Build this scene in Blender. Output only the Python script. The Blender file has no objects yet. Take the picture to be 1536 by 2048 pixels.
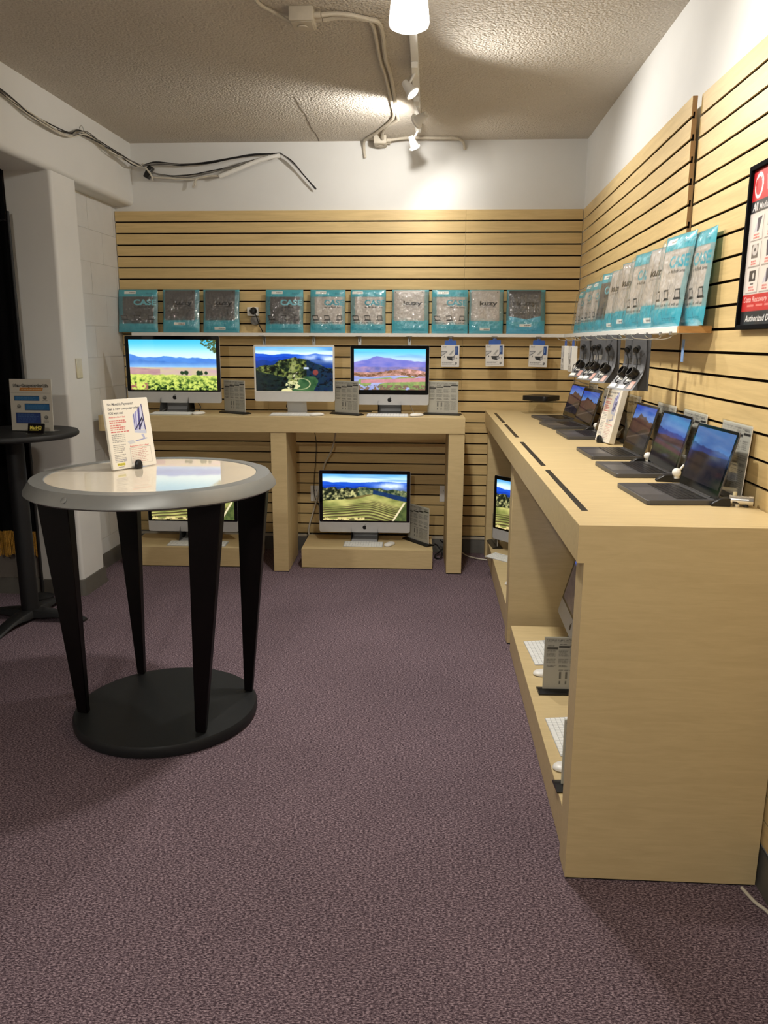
import bpy, bmesh, math, random
import numpy as np
from mathutils import Vector, Matrix

SC = bpy.context.scene
COL = SC.collection
PI = math.pi
rad = math.radians

# ------------------------------------------------------------------ camera
def make_camera():
    p, y, r = rad(12.336), rad(3.244), rad(0.252)
    fwd = Vector((-math.sin(y)*math.cos(p), math.cos(y)*math.cos(p), -math.sin(p)))
    right = Vector((math.cos(y), math.sin(y), 0)); up = right.cross(fwd)
    r2 = right*math.cos(r) + up*math.sin(r); u2 = -right*math.sin(r) + up*math.cos(r)
    cd = bpy.data.cameras.new('camera'); cam = bpy.data.objects.new('camera', cd); COL.objects.link(cam)
    cd.sensor_fit = 'HORIZONTAL'; cd.sensor_width = 36.0; cd.lens = 1555.4/1536*36.0
    cd.clip_start = 0.05; cd.clip_end = 60
    m = Matrix((r2, u2, -fwd)).transposed().to_4x4(); m.translation = Vector((0, 0, 1.55))
    cam.matrix_world = m
    SC.camera = cam
make_camera()

# ------------------------------------------------------------------ world, exposure, main and fill lights
SC.view_settings.view_transform = 'Standard'
SC.view_settings.look = 'None'
SC.view_settings.gamma = 1.0
SC.view_settings.use_curve_mapping = False
SC.view_settings.exposure = 0.95
W = bpy.data.worlds.new('world'); SC.world = W; W.use_nodes = True
W.node_tree.nodes['Background'].inputs[0].default_value = (0.5, 0.5, 0.52, 1)
W.node_tree.nodes['Background'].inputs[1].default_value = 0.02
SC.cycles.max_bounces = 8; SC.cycles.diffuse_bounces = 5; SC.cycles.transparent_max_bounces = 16

WARM = (1.0, 0.955, 0.87); NEUT = (1.0, 0.965, 0.91)
def point_light(name, loc, power, color, radius):
    d = bpy.data.lights.new(name, 'POINT'); d.energy = power; d.color = color; d.shadow_soft_size = radius
    o = bpy.data.objects.new(name, d); COL.objects.link(o); o.location = loc
    return o
def spot_light(name, loc, target, power, color, radius, cone, blend):
    d = bpy.data.lights.new(name, 'SPOT'); d.energy = power; d.color = color; d.shadow_soft_size = radius
    d.spot_size = rad(cone); d.spot_blend = blend
    o = bpy.data.objects.new(name, d); COL.objects.link(o); o.location = loc
    o.rotation_euler = (Vector(target)-Vector(loc)).to_track_quat('-Z', 'Y').to_euler()
    return o
spot_light('bulb_light', (-0.10, 3.26, 2.69), (-0.10, 3.26, 0), 72, WARM, 0.07, 165, 0.9)
spot_light('spot_light', (-0.055, 4.20, 2.745), (0.85, 3.5, 1.45), 30, NEUT, 0.03, 165, 0.6)
spot_light('spot_light', (-0.13, 4.76, 2.76), (-1.0, 5.45, 2.30), 17, NEUT, 0.03, 165, 0.6)
spot_light('spot_light', (-0.06, 5.29, 2.74), (0.75, 5.40, 1.8), 5, NEUT, 0.03, 160, 0.6)
spot_light('spot_light', (-0.05, 2.30, 2.74), (0.98, 2.25, 2.15), 42, WARM, 0.03, 105, 0.7)
spot_light('room_fill_light', (-0.10, 0.60, 2.75), (0.1, 0.9, 0), 20, WARM, 0.06, 160, 0.8)  # both room lights are unseen fill, added to lift end panel and floor
spot_light('room_fill_light', (-0.80, -1.20, 2.75), (-0.2, 1.2, 0.3), 74, WARM, 0.06, 150, 0.8)

# ------------------------------------------------------------------ helpers: colour, materials
def lin(c):
    if isinstance(c, (int, float)): c = (c, c, c)
    a = np.asarray(c, float)/255.0
    return tuple(np.where(a <= 0.04045, a/12.92, ((a+0.055)/1.055)**2.4))
def lin_arr(a):
    a = np.clip(a, 0, 255)/255.0
    return np.where(a <= 0.04045, a/12.92, ((a+0.055)/1.055)**2.4)

MATS = {}
def nodes_of(name):
    m = bpy.data.materials.new(name); m.use_nodes = True
    nt = m.node_tree; b = nt.nodes['Principled BSDF']
    MATS[name] = m
    return m, nt, b
def link(nt, a, b): nt.links.new(a, b)

def plain(name, col, rough=.5, metal=0., spec=.5, var=.06, scale=30, bump=0., coat=0.):
    m, nt, b = nodes_of(name)
    c = lin(col)
    tc = nt.nodes.new('ShaderNodeTexCoord'); n = nt.nodes.new('ShaderNodeTexNoise'); n.inputs['Scale'].default_value = scale
    n.inputs['Detail'].default_value = 3
    link(nt, tc.outputs['Object'], n.inputs['Vector'])
    r = nt.nodes.new('ShaderNodeValToRGB')
    r.color_ramp.elements[0].position = .3; r.color_ramp.elements[1].position = .7
    r.color_ramp.elements[0].color = (*[x*(1-var) for x in c], 1); r.color_ramp.elements[1].color = (*[min(1, x*(1+var)) for x in c], 1)
    link(nt, n.outputs['Fac'], r.inputs['Fac']); link(nt, r.outputs['Color'], b.inputs['Base Color'])
    b.inputs['Roughness'].default_value = rough; b.inputs['Metallic'].default_value = metal
    b.inputs['Specular IOR Level'].default_value = spec; b.inputs['Coat Weight'].default_value = coat
    if bump:
        bp = nt.nodes.new('ShaderNodeBump'); bp.inputs['Strength'].default_value = bump; bp.inputs['Distance'].default_value = .004
        link(nt, n.outputs['Fac'], bp.inputs['Height']); link(nt, bp.outputs['Normal'], b.inputs['Normal'])
    return m

def wood(name, col, stretch, contrast=.16, rough=.42):
    m, nt, b = nodes_of(name)
    c = lin(col)
    tc = nt.nodes.new('ShaderNodeTexCoord'); oi = nt.nodes.new('ShaderNodeObjectInfo')
    mul = nt.nodes.new('ShaderNodeVectorMath'); mul.operation = 'MULTIPLY_ADD'
    mul.inputs[0].default_value = (1, 1, 1); mul.inputs[1].default_value = (37, 11, 23)
    link(nt, oi.outputs['Random'], mul.inputs[0]); link(nt, tc.outputs['Object'], mul.inputs[2])
    mp = nt.nodes.new('ShaderNodeMapping'); mp.inputs['Scale'].default_value = stretch
    link(nt, mul.outputs[0], mp.inputs['Vector'])
    n = nt.nodes.new('ShaderNodeTexNoise'); n.inputs['Scale'].default_value = 1; n.inputs['Detail'].default_value = 5; n.inputs['Distortion'].default_value = 1.2
    link(nt, mp.outputs[0], n.inputs['Vector'])
    n2 = nt.nodes.new('ShaderNodeTexNoise'); n2.inputs['Scale'].default_value = 6; n2.inputs['Detail'].default_value = 2
    link(nt, mp.outputs[0], n2.inputs['Vector'])
    mx = nt.nodes.new('ShaderNodeMath'); mx.operation = 'MULTIPLY_ADD'; mx.inputs[1].default_value = .35
    link(nt, n2.outputs['Fac'], mx.inputs[0]); link(nt, n.outputs['Fac'], mx.inputs[2])
    r = nt.nodes.new('ShaderNodeValToRGB')
    e = r.color_ramp.elements
    e[0].position = .45; e[1].position = .95
    e[0].color = (c[0]*(1-contrast*.8), c[1]*(1-contrast), c[2]*(1-contrast*1.3), 1)
    e[1].color = (min(1, c[0]*(1+contrast)), min(1, c[1]*(1+contrast)), min(1, c[2]*(1+contrast)), 1)
    link(nt, mx.outputs[0], r.inputs['Fac']); link(nt, r.outputs['Color'], b.inputs['Base Color'])
    b.inputs['Roughness'].default_value = rough; b.inputs['Specular IOR Level'].default_value = .4
    return m

def carpet():
    m, nt, b = nodes_of('carpet')
    tc = nt.nodes.new('ShaderNodeTexCoord')
    mp = nt.nodes.new('ShaderNodeMapping'); mp.inputs['Scale'].default_value = (120, 260, 120)
    link(nt, tc.outputs['Object'], mp.inputs['Vector'])
    n = nt.nodes.new('ShaderNodeTexNoise'); n.inputs['Scale'].default_value = 1; n.inputs['Detail'].default_value = 4; n.inputs['Roughness'].default_value = .75
    link(nt, mp.outputs[0], n.inputs['Vector'])
    r = nt.nodes.new('ShaderNodeValToRGB'); e = r.color_ramp.elements
    e[0].position = .40; e[0].color = (*lin((54, 43, 50)), 1)
    e[1].position = .62; e[1].color = (*lin((168, 148, 155)), 1)
    k = e.new(.5); k.color = (*lin((99, 83, 91)), 1)
    link(nt, n.outputs['Fac'], r.inputs['Fac'])
    big = nt.nodes.new('ShaderNodeTexNoise'); big.inputs['Scale'].default_value = 1.7; big.inputs['Detail'].default_value = 2
    link(nt, tc.outputs['Object'], big.inputs['Vector'])
    mr = nt.nodes.new('ShaderNodeMapRange'); mr.inputs[1].default_value = .3; mr.inputs[2].default_value = .7; mr.inputs[3].default_value = .9; mr.inputs[4].default_value = 1.08
    link(nt, big.outputs['Fac'], mr.inputs[0])
    mm = nt.nodes.new('ShaderNodeVectorMath'); mm.operation = 'SCALE'
    link(nt, r.outputs['Color'], mm.inputs[0]); link(nt, mr.outputs[0], mm.inputs['Scale'])
    link(nt, mm.outputs[0], b.inputs['Base Color'])
    b.inputs['Roughness'].default_value = 1; b.inputs['Specular IOR Level'].default_value = .1
    bp = nt.nodes.new('ShaderNodeBump'); bp.inputs['Strength'].default_value = .3; bp.inputs['Distance'].default_value = .004
    link(nt, n.outputs['Fac'], bp.inputs['Height']); link(nt, bp.outputs['Normal'], b.inputs['Normal'])
    return m

def popcorn():
    m, nt, b = nodes_of('popcorn_ceiling')
    tc = nt.nodes.new('ShaderNodeTexCoord')
    n = nt.nodes.new('ShaderNodeTexNoise'); n.inputs['Scale'].default_value = 78; n.inputs['Detail'].default_value = 3; n.inputs['Distortion'].default_value = .9
    v = nt.nodes.new('ShaderNodeTexVoronoi'); v.inputs['Scale'].default_value = 85; v.feature = 'SMOOTH_F1'
    link(nt, tc.outputs['Object'], n.inputs['Vector']); link(nt, n.outputs['Color'], v.inputs['Vector'])
    link(nt, tc.outputs['Object'], v.inputs['Vector'])
    ad = nt.nodes.new('ShaderNodeMath'); ad.operation = 'SUBTRACT'
    link(nt, n.outputs['Fac'], ad.inputs[0]); link(nt, v.outputs['Distance'], ad.inputs[1])
    bp = nt.nodes.new('ShaderNodeBump'); bp.inputs['Strength'].default_value = .7; bp.inputs['Distance'].default_value = .012
    link(nt, ad.outputs[0], bp.inputs['Height']); link(nt, bp.outputs['Normal'], b.inputs['Normal'])
    b.inputs['Base Color'].default_value = (*lin((208, 200, 188)), 1)
    big = nt.nodes.new('ShaderNodeTexNoise'); big.inputs['Scale'].default_value = 2.2
    link(nt, tc.outputs['Object'], big.inputs['Vector'])
    r = nt.nodes.new('ShaderNodeValToRGB'); r.color_ramp.elements[0].color = (*lin((196, 187, 173)), 1); r.color_ramp.elements[1].color = (*lin((212, 204, 192)), 1)
    link(nt, big.outputs['Fac'], r.inputs['Fac']); link(nt, r.outputs['Color'], b.inputs['Base Color'])
    b.inputs['Roughness'].default_value = .9
    return m

def printed(name, rough=.5, coat=0., spec=.5):
    m, nt, b = nodes_of(name)
    a = nt.nodes.new('ShaderNodeAttribute'); a.attribute_name = 'Col'
    link(nt, a.outputs['Color'], b.inputs['Base Color'])
    b.inputs['Roughness'].default_value = rough; b.inputs['Coat Weight'].default_value = coat; b.inputs['Specular IOR Level'].default_value = spec
    return m
def screen_mat(name, strength):
    m, nt, b = nodes_of(name)
    a = nt.nodes.new('ShaderNodeAttribute'); a.attribute_name = 'Col'
    link(nt, a.outputs['Color'], b.inputs['Emission Color']); b.inputs['Emission Strength'].default_value = strength
    b.inputs['Base Color'].default_value = (.004, .004, .005, 1); b.inputs['Roughness'].default_value = .06
    return m
def clear(name, tint, base, rough, edge=1.):
    m = bpy.data.materials.new(name); m.use_nodes = True; MATS[name] = m
    nt = m.node_tree; nt.nodes.clear()
    out = nt.nodes.new('ShaderNodeOutputMaterial'); mix = nt.nodes.new('ShaderNodeMixShader')
    t = nt.nodes.new('ShaderNodeBsdfTransparent'); t.inputs[0].default_value = (*tint, 1)
    g = nt.nodes.new('ShaderNodeBsdfGlossy'); g.inputs['Roughness'].default_value = rough
    f = nt.nodes.new('ShaderNodeLayerWeight'); f.inputs['Blend'].default_value = .5
    pw = nt.nodes.new('ShaderNodeMath'); pw.operation = 'POWER'; pw.inputs[1].default_value = 5
    link(nt, f.outputs['Facing'], pw.inputs[0])
    ad = nt.nodes.new('ShaderNodeMath'); ad.operation = 'ADD'; ad.use_clamp = True; ad.operation = 'MULTIPLY_ADD'; ad.inputs[1].default_value = edge; ad.inputs[2].default_value = base
    link(nt, pw.outputs[0], ad.inputs[0]); link(nt, ad.outputs[0], mix.inputs[0])
    link(nt, t.outputs[0], mix.inputs[1]); link(nt, g.outputs[0], mix.inputs[2]); link(nt, mix.outputs[0], out.inputs[0])
    return m
def glow(name, col, strength):
    m, nt, b = nodes_of(name)
    b.inputs['Base Color'].default_value = (.8, .8, .8, 1)
    b.inputs['Emission Color'].default_value = (*col, 1); b.inputs['Emission Strength'].default_value = strength
    return m

slat_wood = wood('maple_slat', (208, 182, 129), (2.2, 12, 30), .12)
lam_wood = wood('maple_laminate', (206, 184, 138), (5, 46, 46), .07)
shelf_wood = wood('shelf_edge_wood', (176, 132, 78), (8, 8, 40), .2)
groove_m = plain('groove_shade_brown', (26, 15, 8), .9, spec=.1)  # board brown taken near black, recess shade painted into it
mdf_m = plain('mdf_edge', (150, 116, 74), .8)
carpet_m = carpet(); ceil_m = popcorn()
wall_m = plain('white_paint', (219, 218, 214), .6, var=.015, scale=6, bump=.05)
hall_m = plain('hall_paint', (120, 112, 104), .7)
rubber_m = plain('grey_rubber', (88, 84, 78), .55)
strip_m = plain('pale_strip', (196, 186, 166), .5)
white_m = plain('white_plastic', (232, 230, 224), .35, var=.02)
key_m = plain('white_keys', (238, 238, 234), .45, var=.02)
ivory_m = plain('ivory_plate', (205, 196, 166), .4)
cond_m = plain('painted_conduit', (196, 187, 170), .6, bump=.1)
black_m = plain('black_plastic', (16, 16, 17), .35)
matte_black = plain('matte_black', (20, 20, 21), .55, bump=.08, scale=300)
leg_m = plain('dark_stained_wood', (8, 4, 5), .4, var=.3, scale=18, spec=.18)
base_m = plain('charcoal_laminate', (30, 31, 32), .5, spec=.3)
curtain_m = plain('black_cloth', (9, 9, 10), .95, spec=.1)
gold_m = plain('gold_fringe', (168, 122, 38), .6, var=.35, scale=120)
alu_m = plain('aluminium', (196, 197, 198), .38, metal=.85, var=.02)
alu_flat = plain('silver_shell', (190, 190, 190), .45, metal=.12, var=.02)
chin_m = plain('pale_chin', (214, 214, 212), .35, var=.02)
silver_m = plain('silver_paint', (150, 151, 149), .40, metal=.5, var=.02)
grey_lap = plain('space_grey', (92, 92, 95), .42, metal=.6, var=.02)
chrome_m = plain('chrome', (215, 213, 208), .18, metal=.9, var=.02)
steel_m = plain('galvanised_wire', (190, 190, 188), .3, metal=.8)
bezel_m = plain('black_glass', (5, 5, 6), .06, var=0)
paper_m = plain('white_paper', (232, 228, 218), .7, var=.02)
tan_m = plain('paper_edge', (214, 188, 140), .8)
tableglass_m = plain('back_painted_glass', (226, 214, 194), .03, spec=.9, var=.01)
tag_m = plain('pale_blue_tag', (120, 150, 196), .4)
blue_m = plain('blue_tab', (52, 92, 170), .4)
cable_w = plain('white_cable', (205, 198, 182), .5)
cable_k = plain('black_cable', (22, 21, 22), .5)
cable_g = plain('grey_cable', (120, 117, 112), .5)
mini_m = plain('dark_grey_metal', (40, 38, 37), .35, metal=.4)
card_m = plain('charcoal_card', (84, 84, 86), .45)
block_m = plain('painted_block', (214, 214, 212), .5, var=.02, scale=14, bump=.12)
seam_m = plain('ceiling_crack', (120, 110, 96), .9)
paper_print = printed('printed_paper', .55)
gloss_print = printed('glossy_print', .3, .3)
bag_print = printed('printed_bag', .35, .5)
screen_hi = screen_mat('lit_screen', .68)
screen_lo = screen_mat('dim_screen', .30)
acrylic_m = clear('clear_acrylic', (.93, .94, .93), .02, .045)
wrap_m = clear('clear_wrap', (.985, .99, .99), .08, .06, .30)
amber_clear = clear('blister_plastic', (.9, .9, .9), .06, .08)
bulb_m = glow('lamp_glow', (1.0, .94, .85), 3.0)
spot_m = glow('spot_glow', (1.0, .96, .9), 10.0)

# ------------------------------------------------------------------ helpers: geometry
def link_obj(o, parent=None):
    COL.objects.link(o)
    if parent: o.parent = parent
    return o
def thing(name, label, cat, loc=(0, 0, 0), rz=0., group=None, rx=0., ry=0.):
    o = bpy.data.objects.new(name, None); COL.objects.link(o); o.empty_display_size = .05
    o.location = loc; o.rotation_euler = (rx, ry, rz)
    o['label'] = label; o['category'] = cat
    if group: o['group'] = group
    return o
def tag(o, label, cat, group=None):
    o['label'] = label; o['category'] = cat
    if group: o['group'] = group
    return o
def struct(o): o['kind'] = 'structure'; return o
def stuff(o): o['kind'] = 'stuff'; return o
def copy_tree(root, loc=None, rz=None, label=None, group=None):
    r = root.copy(); COL.objects.link(r)
    if loc is not None: r.location = loc
    if rz is not None: r.rotation_euler = (root.rotation_euler[0], root.rotation_euler[1], rz)
    if label: r['label'] = label
    if group: r['group'] = group
    for ch in list(root.children):
        c = ch.copy(); COL.objects.link(c); c.parent = r
        for g in list(ch.children):
            d = g.copy(); COL.objects.link(d); d.parent = c
    return r

class MB:
    """collects shapes for ONE mesh object"""
    def __init__(s): s.v = []; s.f = []; s.m = []; s.sm = []
    def add(s, vs, fs, mi=0, smooth=False):
        b = len(s.v); s.v += [tuple(v) for v in vs]
        for f in fs: s.f.append([i+b for i in f]); s.m.append(mi); s.sm.append(smooth)
        return s
    def box(s, x0, x1, y0, y1, z0, z1, mi=0):
        vs = [(x, y, z) for z in (z0, z1) for y in (y0, y1) for x in (x0, x1)]
        return s.add(vs, [(0, 2, 3, 1), (4, 5, 7, 6), (0, 1, 5, 4), (2, 6, 7, 3), (0, 4, 6, 2), (1, 3, 7, 5)], mi)
    def prism(s, pts, axis, a, b, mi=0, smooth=False, cap_mi=None):
        """extrude a 2-D outline (counter-clockwise seen from +axis) along axis from a to b"""
        n = len(pts)
        def P(p, t):
            return {'x': (t, p[0], p[1]), 'y': (p[0], t, p[1]), 'z': (p[0], p[1], t)}[axis]
        vs = [P(p, a) for p in pts] + [P(p, b) for p in pts]
        s.add(vs, [(i, (i+1) % n, n+(i+1) % n, n+i) for i in range(n)], mi, smooth)
        b0 = len(s.v)-2*n
        for rng in (list(range(n))[::-1], list(range(n, 2*n))):
            s.f.append([b0+i for i in rng]); s.m.append(mi if cap_mi is None else cap_mi); s.sm.append(False)
        return s
    def lathe(s, prof, seg=24, mi=0, smooth=True, c=(0, 0, 0), sx=1., sy=1.):
        n = len(prof); vs = []
        for i in range(seg):
            a = 2*PI*i/seg
            for r, z in prof: vs.append((c[0]+r*math.cos(a)*sx, c[1]+r*math.sin(a)*sy, c[2]+z))
        fs = []
        for i in range(seg):
            j = (i+1) % seg
            for k in range(n-1): fs.append((i*n+k, j*n+k, j*n+k+1, i*n+k+1))
        if prof[0][0] > 1e-6: fs.append([i*n for i in range(seg)][::-1])
        if prof[-1][0] > 1e-6: fs.append([i*n+n-1 for i in range(seg)])
        return s.add(vs, fs, mi, smooth)
    def cyl(s, p, q, r, r2=None, seg=14, mi=0, smooth=True):
        r2 = r if r2 is None else r2
        return s.tube([p, q], [r, r2], seg, mi, smooth)
    def tube(s, pts, r, seg=8, mi=0, smooth=True):
        P = [Vector(p) for p in pts]; n = len(P)
        if not isinstance(r, (list, tuple)): r = [r]*n
        vs = []; u = None
        for i in range(n):
            t = (P[min(i+1, n-1)]-P[max(i-1, 0)]).normalized()
            if u is None:
                u = t.cross(Vector((0, 0, 1)) if abs(t.z) < .9 else Vector((1, 0, 0))).normalized()
            else:
                u = (u - t*u.dot(t)).normalized()
            w = t.cross(u)
            for k in range(seg):
                a = 2*PI*k/seg; vs.append(P[i]+(u*math.cos(a)+w*math.sin(a))*r[i])
        fs = [(i*seg+k, i*seg+(k+1) % seg, (i+1)*seg+(k+1) % seg, (i+1)*seg+k) for i in range(n-1) for k in range(seg)]
        fs.append(list(range(seg))[::-1]); fs.append([(n-1)*seg+k for k in range(seg)])
        return s.add(vs, fs, mi, smooth)
    def ball(s, c, r, seg=16, mi=0, sz=1.):
        prof = [(max(1e-7, r*math.sin(PI*k/10)), -r*sz*math.cos(PI*k/10)) for k in range(11)]
        return s.lathe(prof, seg, mi, True, c)
    def build(s, name, mats, parent=None, loc=None, rot=None, bevel=0., seg=2):
        me = bpy.data.meshes.new(name); me.from_pydata(s.v, [], s.f)
        if not isinstance(mats, (list, tuple)): mats = [mats]
        for m in mats: me.materials.append(m)
        me.polygons.foreach_set('material_index', s.m); me.polygons.foreach_set('use_smooth', s.sm)
        bm = bmesh.new(); bm.from_mesh(me)
        bmesh.ops.recalc_face_normals(bm, faces=bm.faces)
        if bevel:
            es = [e for e in bm.edges if len(e.link_faces) == 2 and e.calc_face_angle(0) > .6]
            bmesh.ops.bevel(bm, geom=es, offset=bevel, segments=seg, affect='EDGES', profile=.5)
        bm.to_mesh(me); bm.free(); me.set_sharp_from_angle(angle=rad(38)); me.update()
        o = bpy.data.objects.new(name, me); link_obj(o, parent)
        if loc is not None: o.location = loc
        if rot is not None: o.rotation_euler = rot
        return o

def curve_pts(ctrl, n=6):
    """Catmull-Rom through control points"""
    P = [Vector(p) for p in ctrl]; P = [P[0]*2-P[1]]+P+[P[-1]*2-P[-2]]
    out = []
    for i in range(1, len(P)-2):
        for k in range(n):
            t = k/n
            a, b, c, d = P[i-1], P[i], P[i+1], P[i+2]
            out.append(.5*((2*b)+(c-a)*t+(2*a-5*b+4*c-d)*t*t+(3*b-a-3*c+d)*t**3))
    out.append(P[-2]); return out
def rrect(w, h, r, n=5, cx=0., cy=0.):
    pts = []
    for (sx, sy, a0) in ((1, 1, 0), (-1, 1, 90), (-1, -1, 180), (1, -1, 270)):
        for k in range(n+1):
            a = rad(a0+90*k/n)
            pts.append((cx+sx*(w/2-r)+r*math.cos(a), cy+sy*(h/2-r)+r*math.sin(a)))
    return pts

# ------------------------------------------------------------------ helpers: flat print as coloured grids
_T = {}
def glyphs(s, bold=0.):
    k = (s, bold)
    if k not in _T:
        cu = bpy.data.curves.new('t', 'FONT'); cu.body = s; cu.size = 1; cu.offset = bold; cu.resolution_u = 3
        o = bpy.data.objects.new('t', cu); COL.objects.link(o)
        dg = bpy.context.evaluated_depsgraph_get(); dg.update(); ev = o.evaluated_get(dg); me = ev.to_mesh(); me.calc_loop_triangles()
        v = np.array([x.co[:2] for x in me.vertices]).reshape(-1, 2); t = [tuple(x.vertices) for x in me.loop_triangles]
        ev.to_mesh_clear(); COL.objects.unlink(o); bpy.data.objects.remove(o); bpy.data.curves.remove(cu)
        _T[k] = (v, t)
    return _T[k]
class Cv:
    SS = 2
    def __init__(s, w, h, bg, W, H):
        s.w, s.h, s.W, s.H = w, h, W, H
        s.a = np.empty((h*s.SS, w*s.SS, 3)); s.a[:] = bg if not isinstance(bg, (int, float)) else (bg,)*3
        s.rng = random.Random(7)
    def px(s, x, y): return x*s.w*s.SS, y*s.h*s.SS
    def rect(s, x0, y0, x1, y1, c, al=1.):
        a, b = s.px(x0, y0); d, e = s.px(x1, y1)
        sl = s.a[max(0, int(round(b))):max(int(round(e)), int(round(b))+1), max(0, int(round(a))):max(int(round(d)), int(round(a))+1)]
        sl[:] = sl*(1-al)+np.array(c if not isinstance(c, (int, float)) else (c,)*3, float)*al
    def frame(s, x0, y0, x1, y1, c, t):
        tx, ty = t/s.W, t/s.H
        s.rect(x0, y0, x1, y0+ty, c); s.rect(x0, y1-ty, x1, y1, c); s.rect(x0, y0, x0+tx, y1, c); s.rect(x1-tx, y0, x1, y1, c)
    def poly(s, pts, c, al=1.):
        P = np.array([s.px(*p) for p in pts]); H_, W_ = s.a.shape[:2]
        x0, y0 = np.floor(P.min(0)).astype(int); x1, y1 = np.ceil(P.max(0)).astype(int)
        x0, y0 = max(x0, 0), max(y0, 0); x1, y1 = min(x1, W_), min(y1, H_)
        if x1 <= x0 or y1 <= y0: return
        X, Y = np.meshgrid(np.arange(x0, x1)+.5, np.arange(y0, y1)+.5)
        ins = np.zeros(X.shape, bool); n = len(P)
        for i in range(n):
            (ax, ay), (bx, by) = P[i], P[(i+1) % n]
            if ay == by: continue
            cr = ((ay > Y) != (by > Y)) & (X < (bx-ax)*(Y-ay)/(by-ay)+ax)
            ins ^= cr
        sl = s.a[y0:y1, x0:x1]; sl[ins] = sl[ins]*(1-al)+np.array(c, float)*al
    def ell(s, cx, cy, rx, ry, c, al=1.):
        s.poly([(cx+rx*math.cos(2*PI*k/24), cy+ry*math.sin(2*PI*k/24)) for k in range(24)], c, al)
    def text(s, t, x, y, h, c, st=1., align='l', bold=0., slant=0., width=None):
        """x,y: left end of the baseline (fractions); h: capital height as a fraction of the height"""
        v, tr = glyphs(t, bold)
        k = h/.72; kx = k*s.H/s.W*st
        if width: kx = width/max(1e-6, v[:, 0].max())
        wid = v[:, 0].max()*kx
        ox = x-(wid if align == 'r' else wid/2 if align == 'c' else 0)
        for a in tr:
            s.poly([(ox+(v[i, 0]+slant*v[i, 1])*kx, y-v[i, 1]*k) for i in a], c)
        return wid
    def greek(s, x0, y0, x1, rows, dy, c, h=.4, ragged=.3, al=.75):
        for r in range(rows):
            x = x0; end = x1-(x1-x0)*ragged*s.rng.random()
            while x < end:
                w = (x1-x0)*(.06+.14*s.rng.random()); s.rect(x, y0+r*dy, min(end, x+w), y0+r*dy+dy*h, c, al); x += w+(x1-x0)*.03
    def arr(s):
        a = s.a.reshape(s.h, s.SS, s.w, s.SS, 3).mean((1, 3)); return a
def grid_mesh(name, arr, W, H, mat, parent=None, fn=None, back=False, loc=None, rot=None, raw=False):
    """upright sheet: x in [-W/2,W/2], z in [0,H], facing -Y; arr rows run from the top; colours are sRGB 0..255"""
    h, w = arr.shape[:2]
    u = np.linspace(0, 1, w); v = np.linspace(1, 0, h)
    U, V = np.meshgrid(u, v)
    X = (U-.5)*W; Z = V*H; Y = np.zeros_like(X)
    if fn: X, Y, Z = fn(U, V, X, Z)
    vs = np.stack([X, Y, Z], -1).reshape(-1, 3).tolist()
    idx = np.arange(h*w).reshape(h, w)
    a, b, c, d = idx[1:, :-1], idx[1:, 1:], idx[:-1, 1:], idx[:-1, :-1]
    fs = np.stack([a, b, c, d], -1).reshape(-1, 4).tolist()
    if back:
        loop = list(idx[-1, ::-1]) + list(idx[-2:0:-1, 0]) + list(idx[0, :]) + list(idx[1:-1, -1])
        fs.append([int(i) for i in loop])
    me = bpy.data.meshes.new(name); me.from_pydata(vs, [], fs); me.materials.append(mat)
    me.polygons.foreach_set('use_smooth', [True]*len(fs))
    ca = me.color_attributes.new('Col', 'FLOAT_COLOR', 'POINT')
    cl = np.ones((h*w, 4), np.float32); cl[:, :3] = lin_arr(arr).reshape(-1, 3)
    ca.data.foreach_set('color', cl.ravel()); me.update()
    o = bpy.data.objects.new(name, me); link_obj(o, parent)
    if loc is not None: o.location = loc
    if rot is not None: o.rotation_euler = rot
    return o
def from_mesh(name, src, parent=None, loc=None, rot=None):
    o = bpy.data.objects.new(name, src.data); link_obj(o, parent)
    if loc is not None: o.location = loc
    if rot is not None: o.rotation_euler = rot
    return o

def fbm(w, h, sx, sy, oct=4, seed=0, gain=.5):
    r = np.random.RandomState(seed); out = np.zeros((h, w)); amp = 1; tot = 0
    for o in range(oct):
        gx, gy = max(2, int(sx*2**o)+2), max(2, int(sy*2**o)+2)
        g = r.rand(gy, gx)
        xs = np.linspace(0, gx-1.001, w); ys = np.linspace(0, gy-1.001, h)
        xi, yi = xs.astype(int), ys.astype(int); xf, yf = xs-xi, ys-yi
        xf = xf*xf*(3-2*xf); yf = (yf*yf*(3-2*yf))[:, None]
        a = g[yi][:, xi]*(1-xf)+g[yi][:, xi+1]*xf; b = g[yi+1][:, xi]*(1-xf)+g[yi+1][:, xi+1]*xf
        out += amp*(a*(1-yf)+b*yf); tot += amp; amp *= gain
    return out/tot
def mixc(a, b, t):
    a = np.asarray(a, float); b = np.asarray(b, float); t = np.clip(t, 0, 1)[..., None]
    return a*(1-t)+b*t
def ss(e0, e1, x):
    t = np.clip((x-e0)/(e1-e0), 0, 1); return t*t*(3-2*t)

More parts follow.
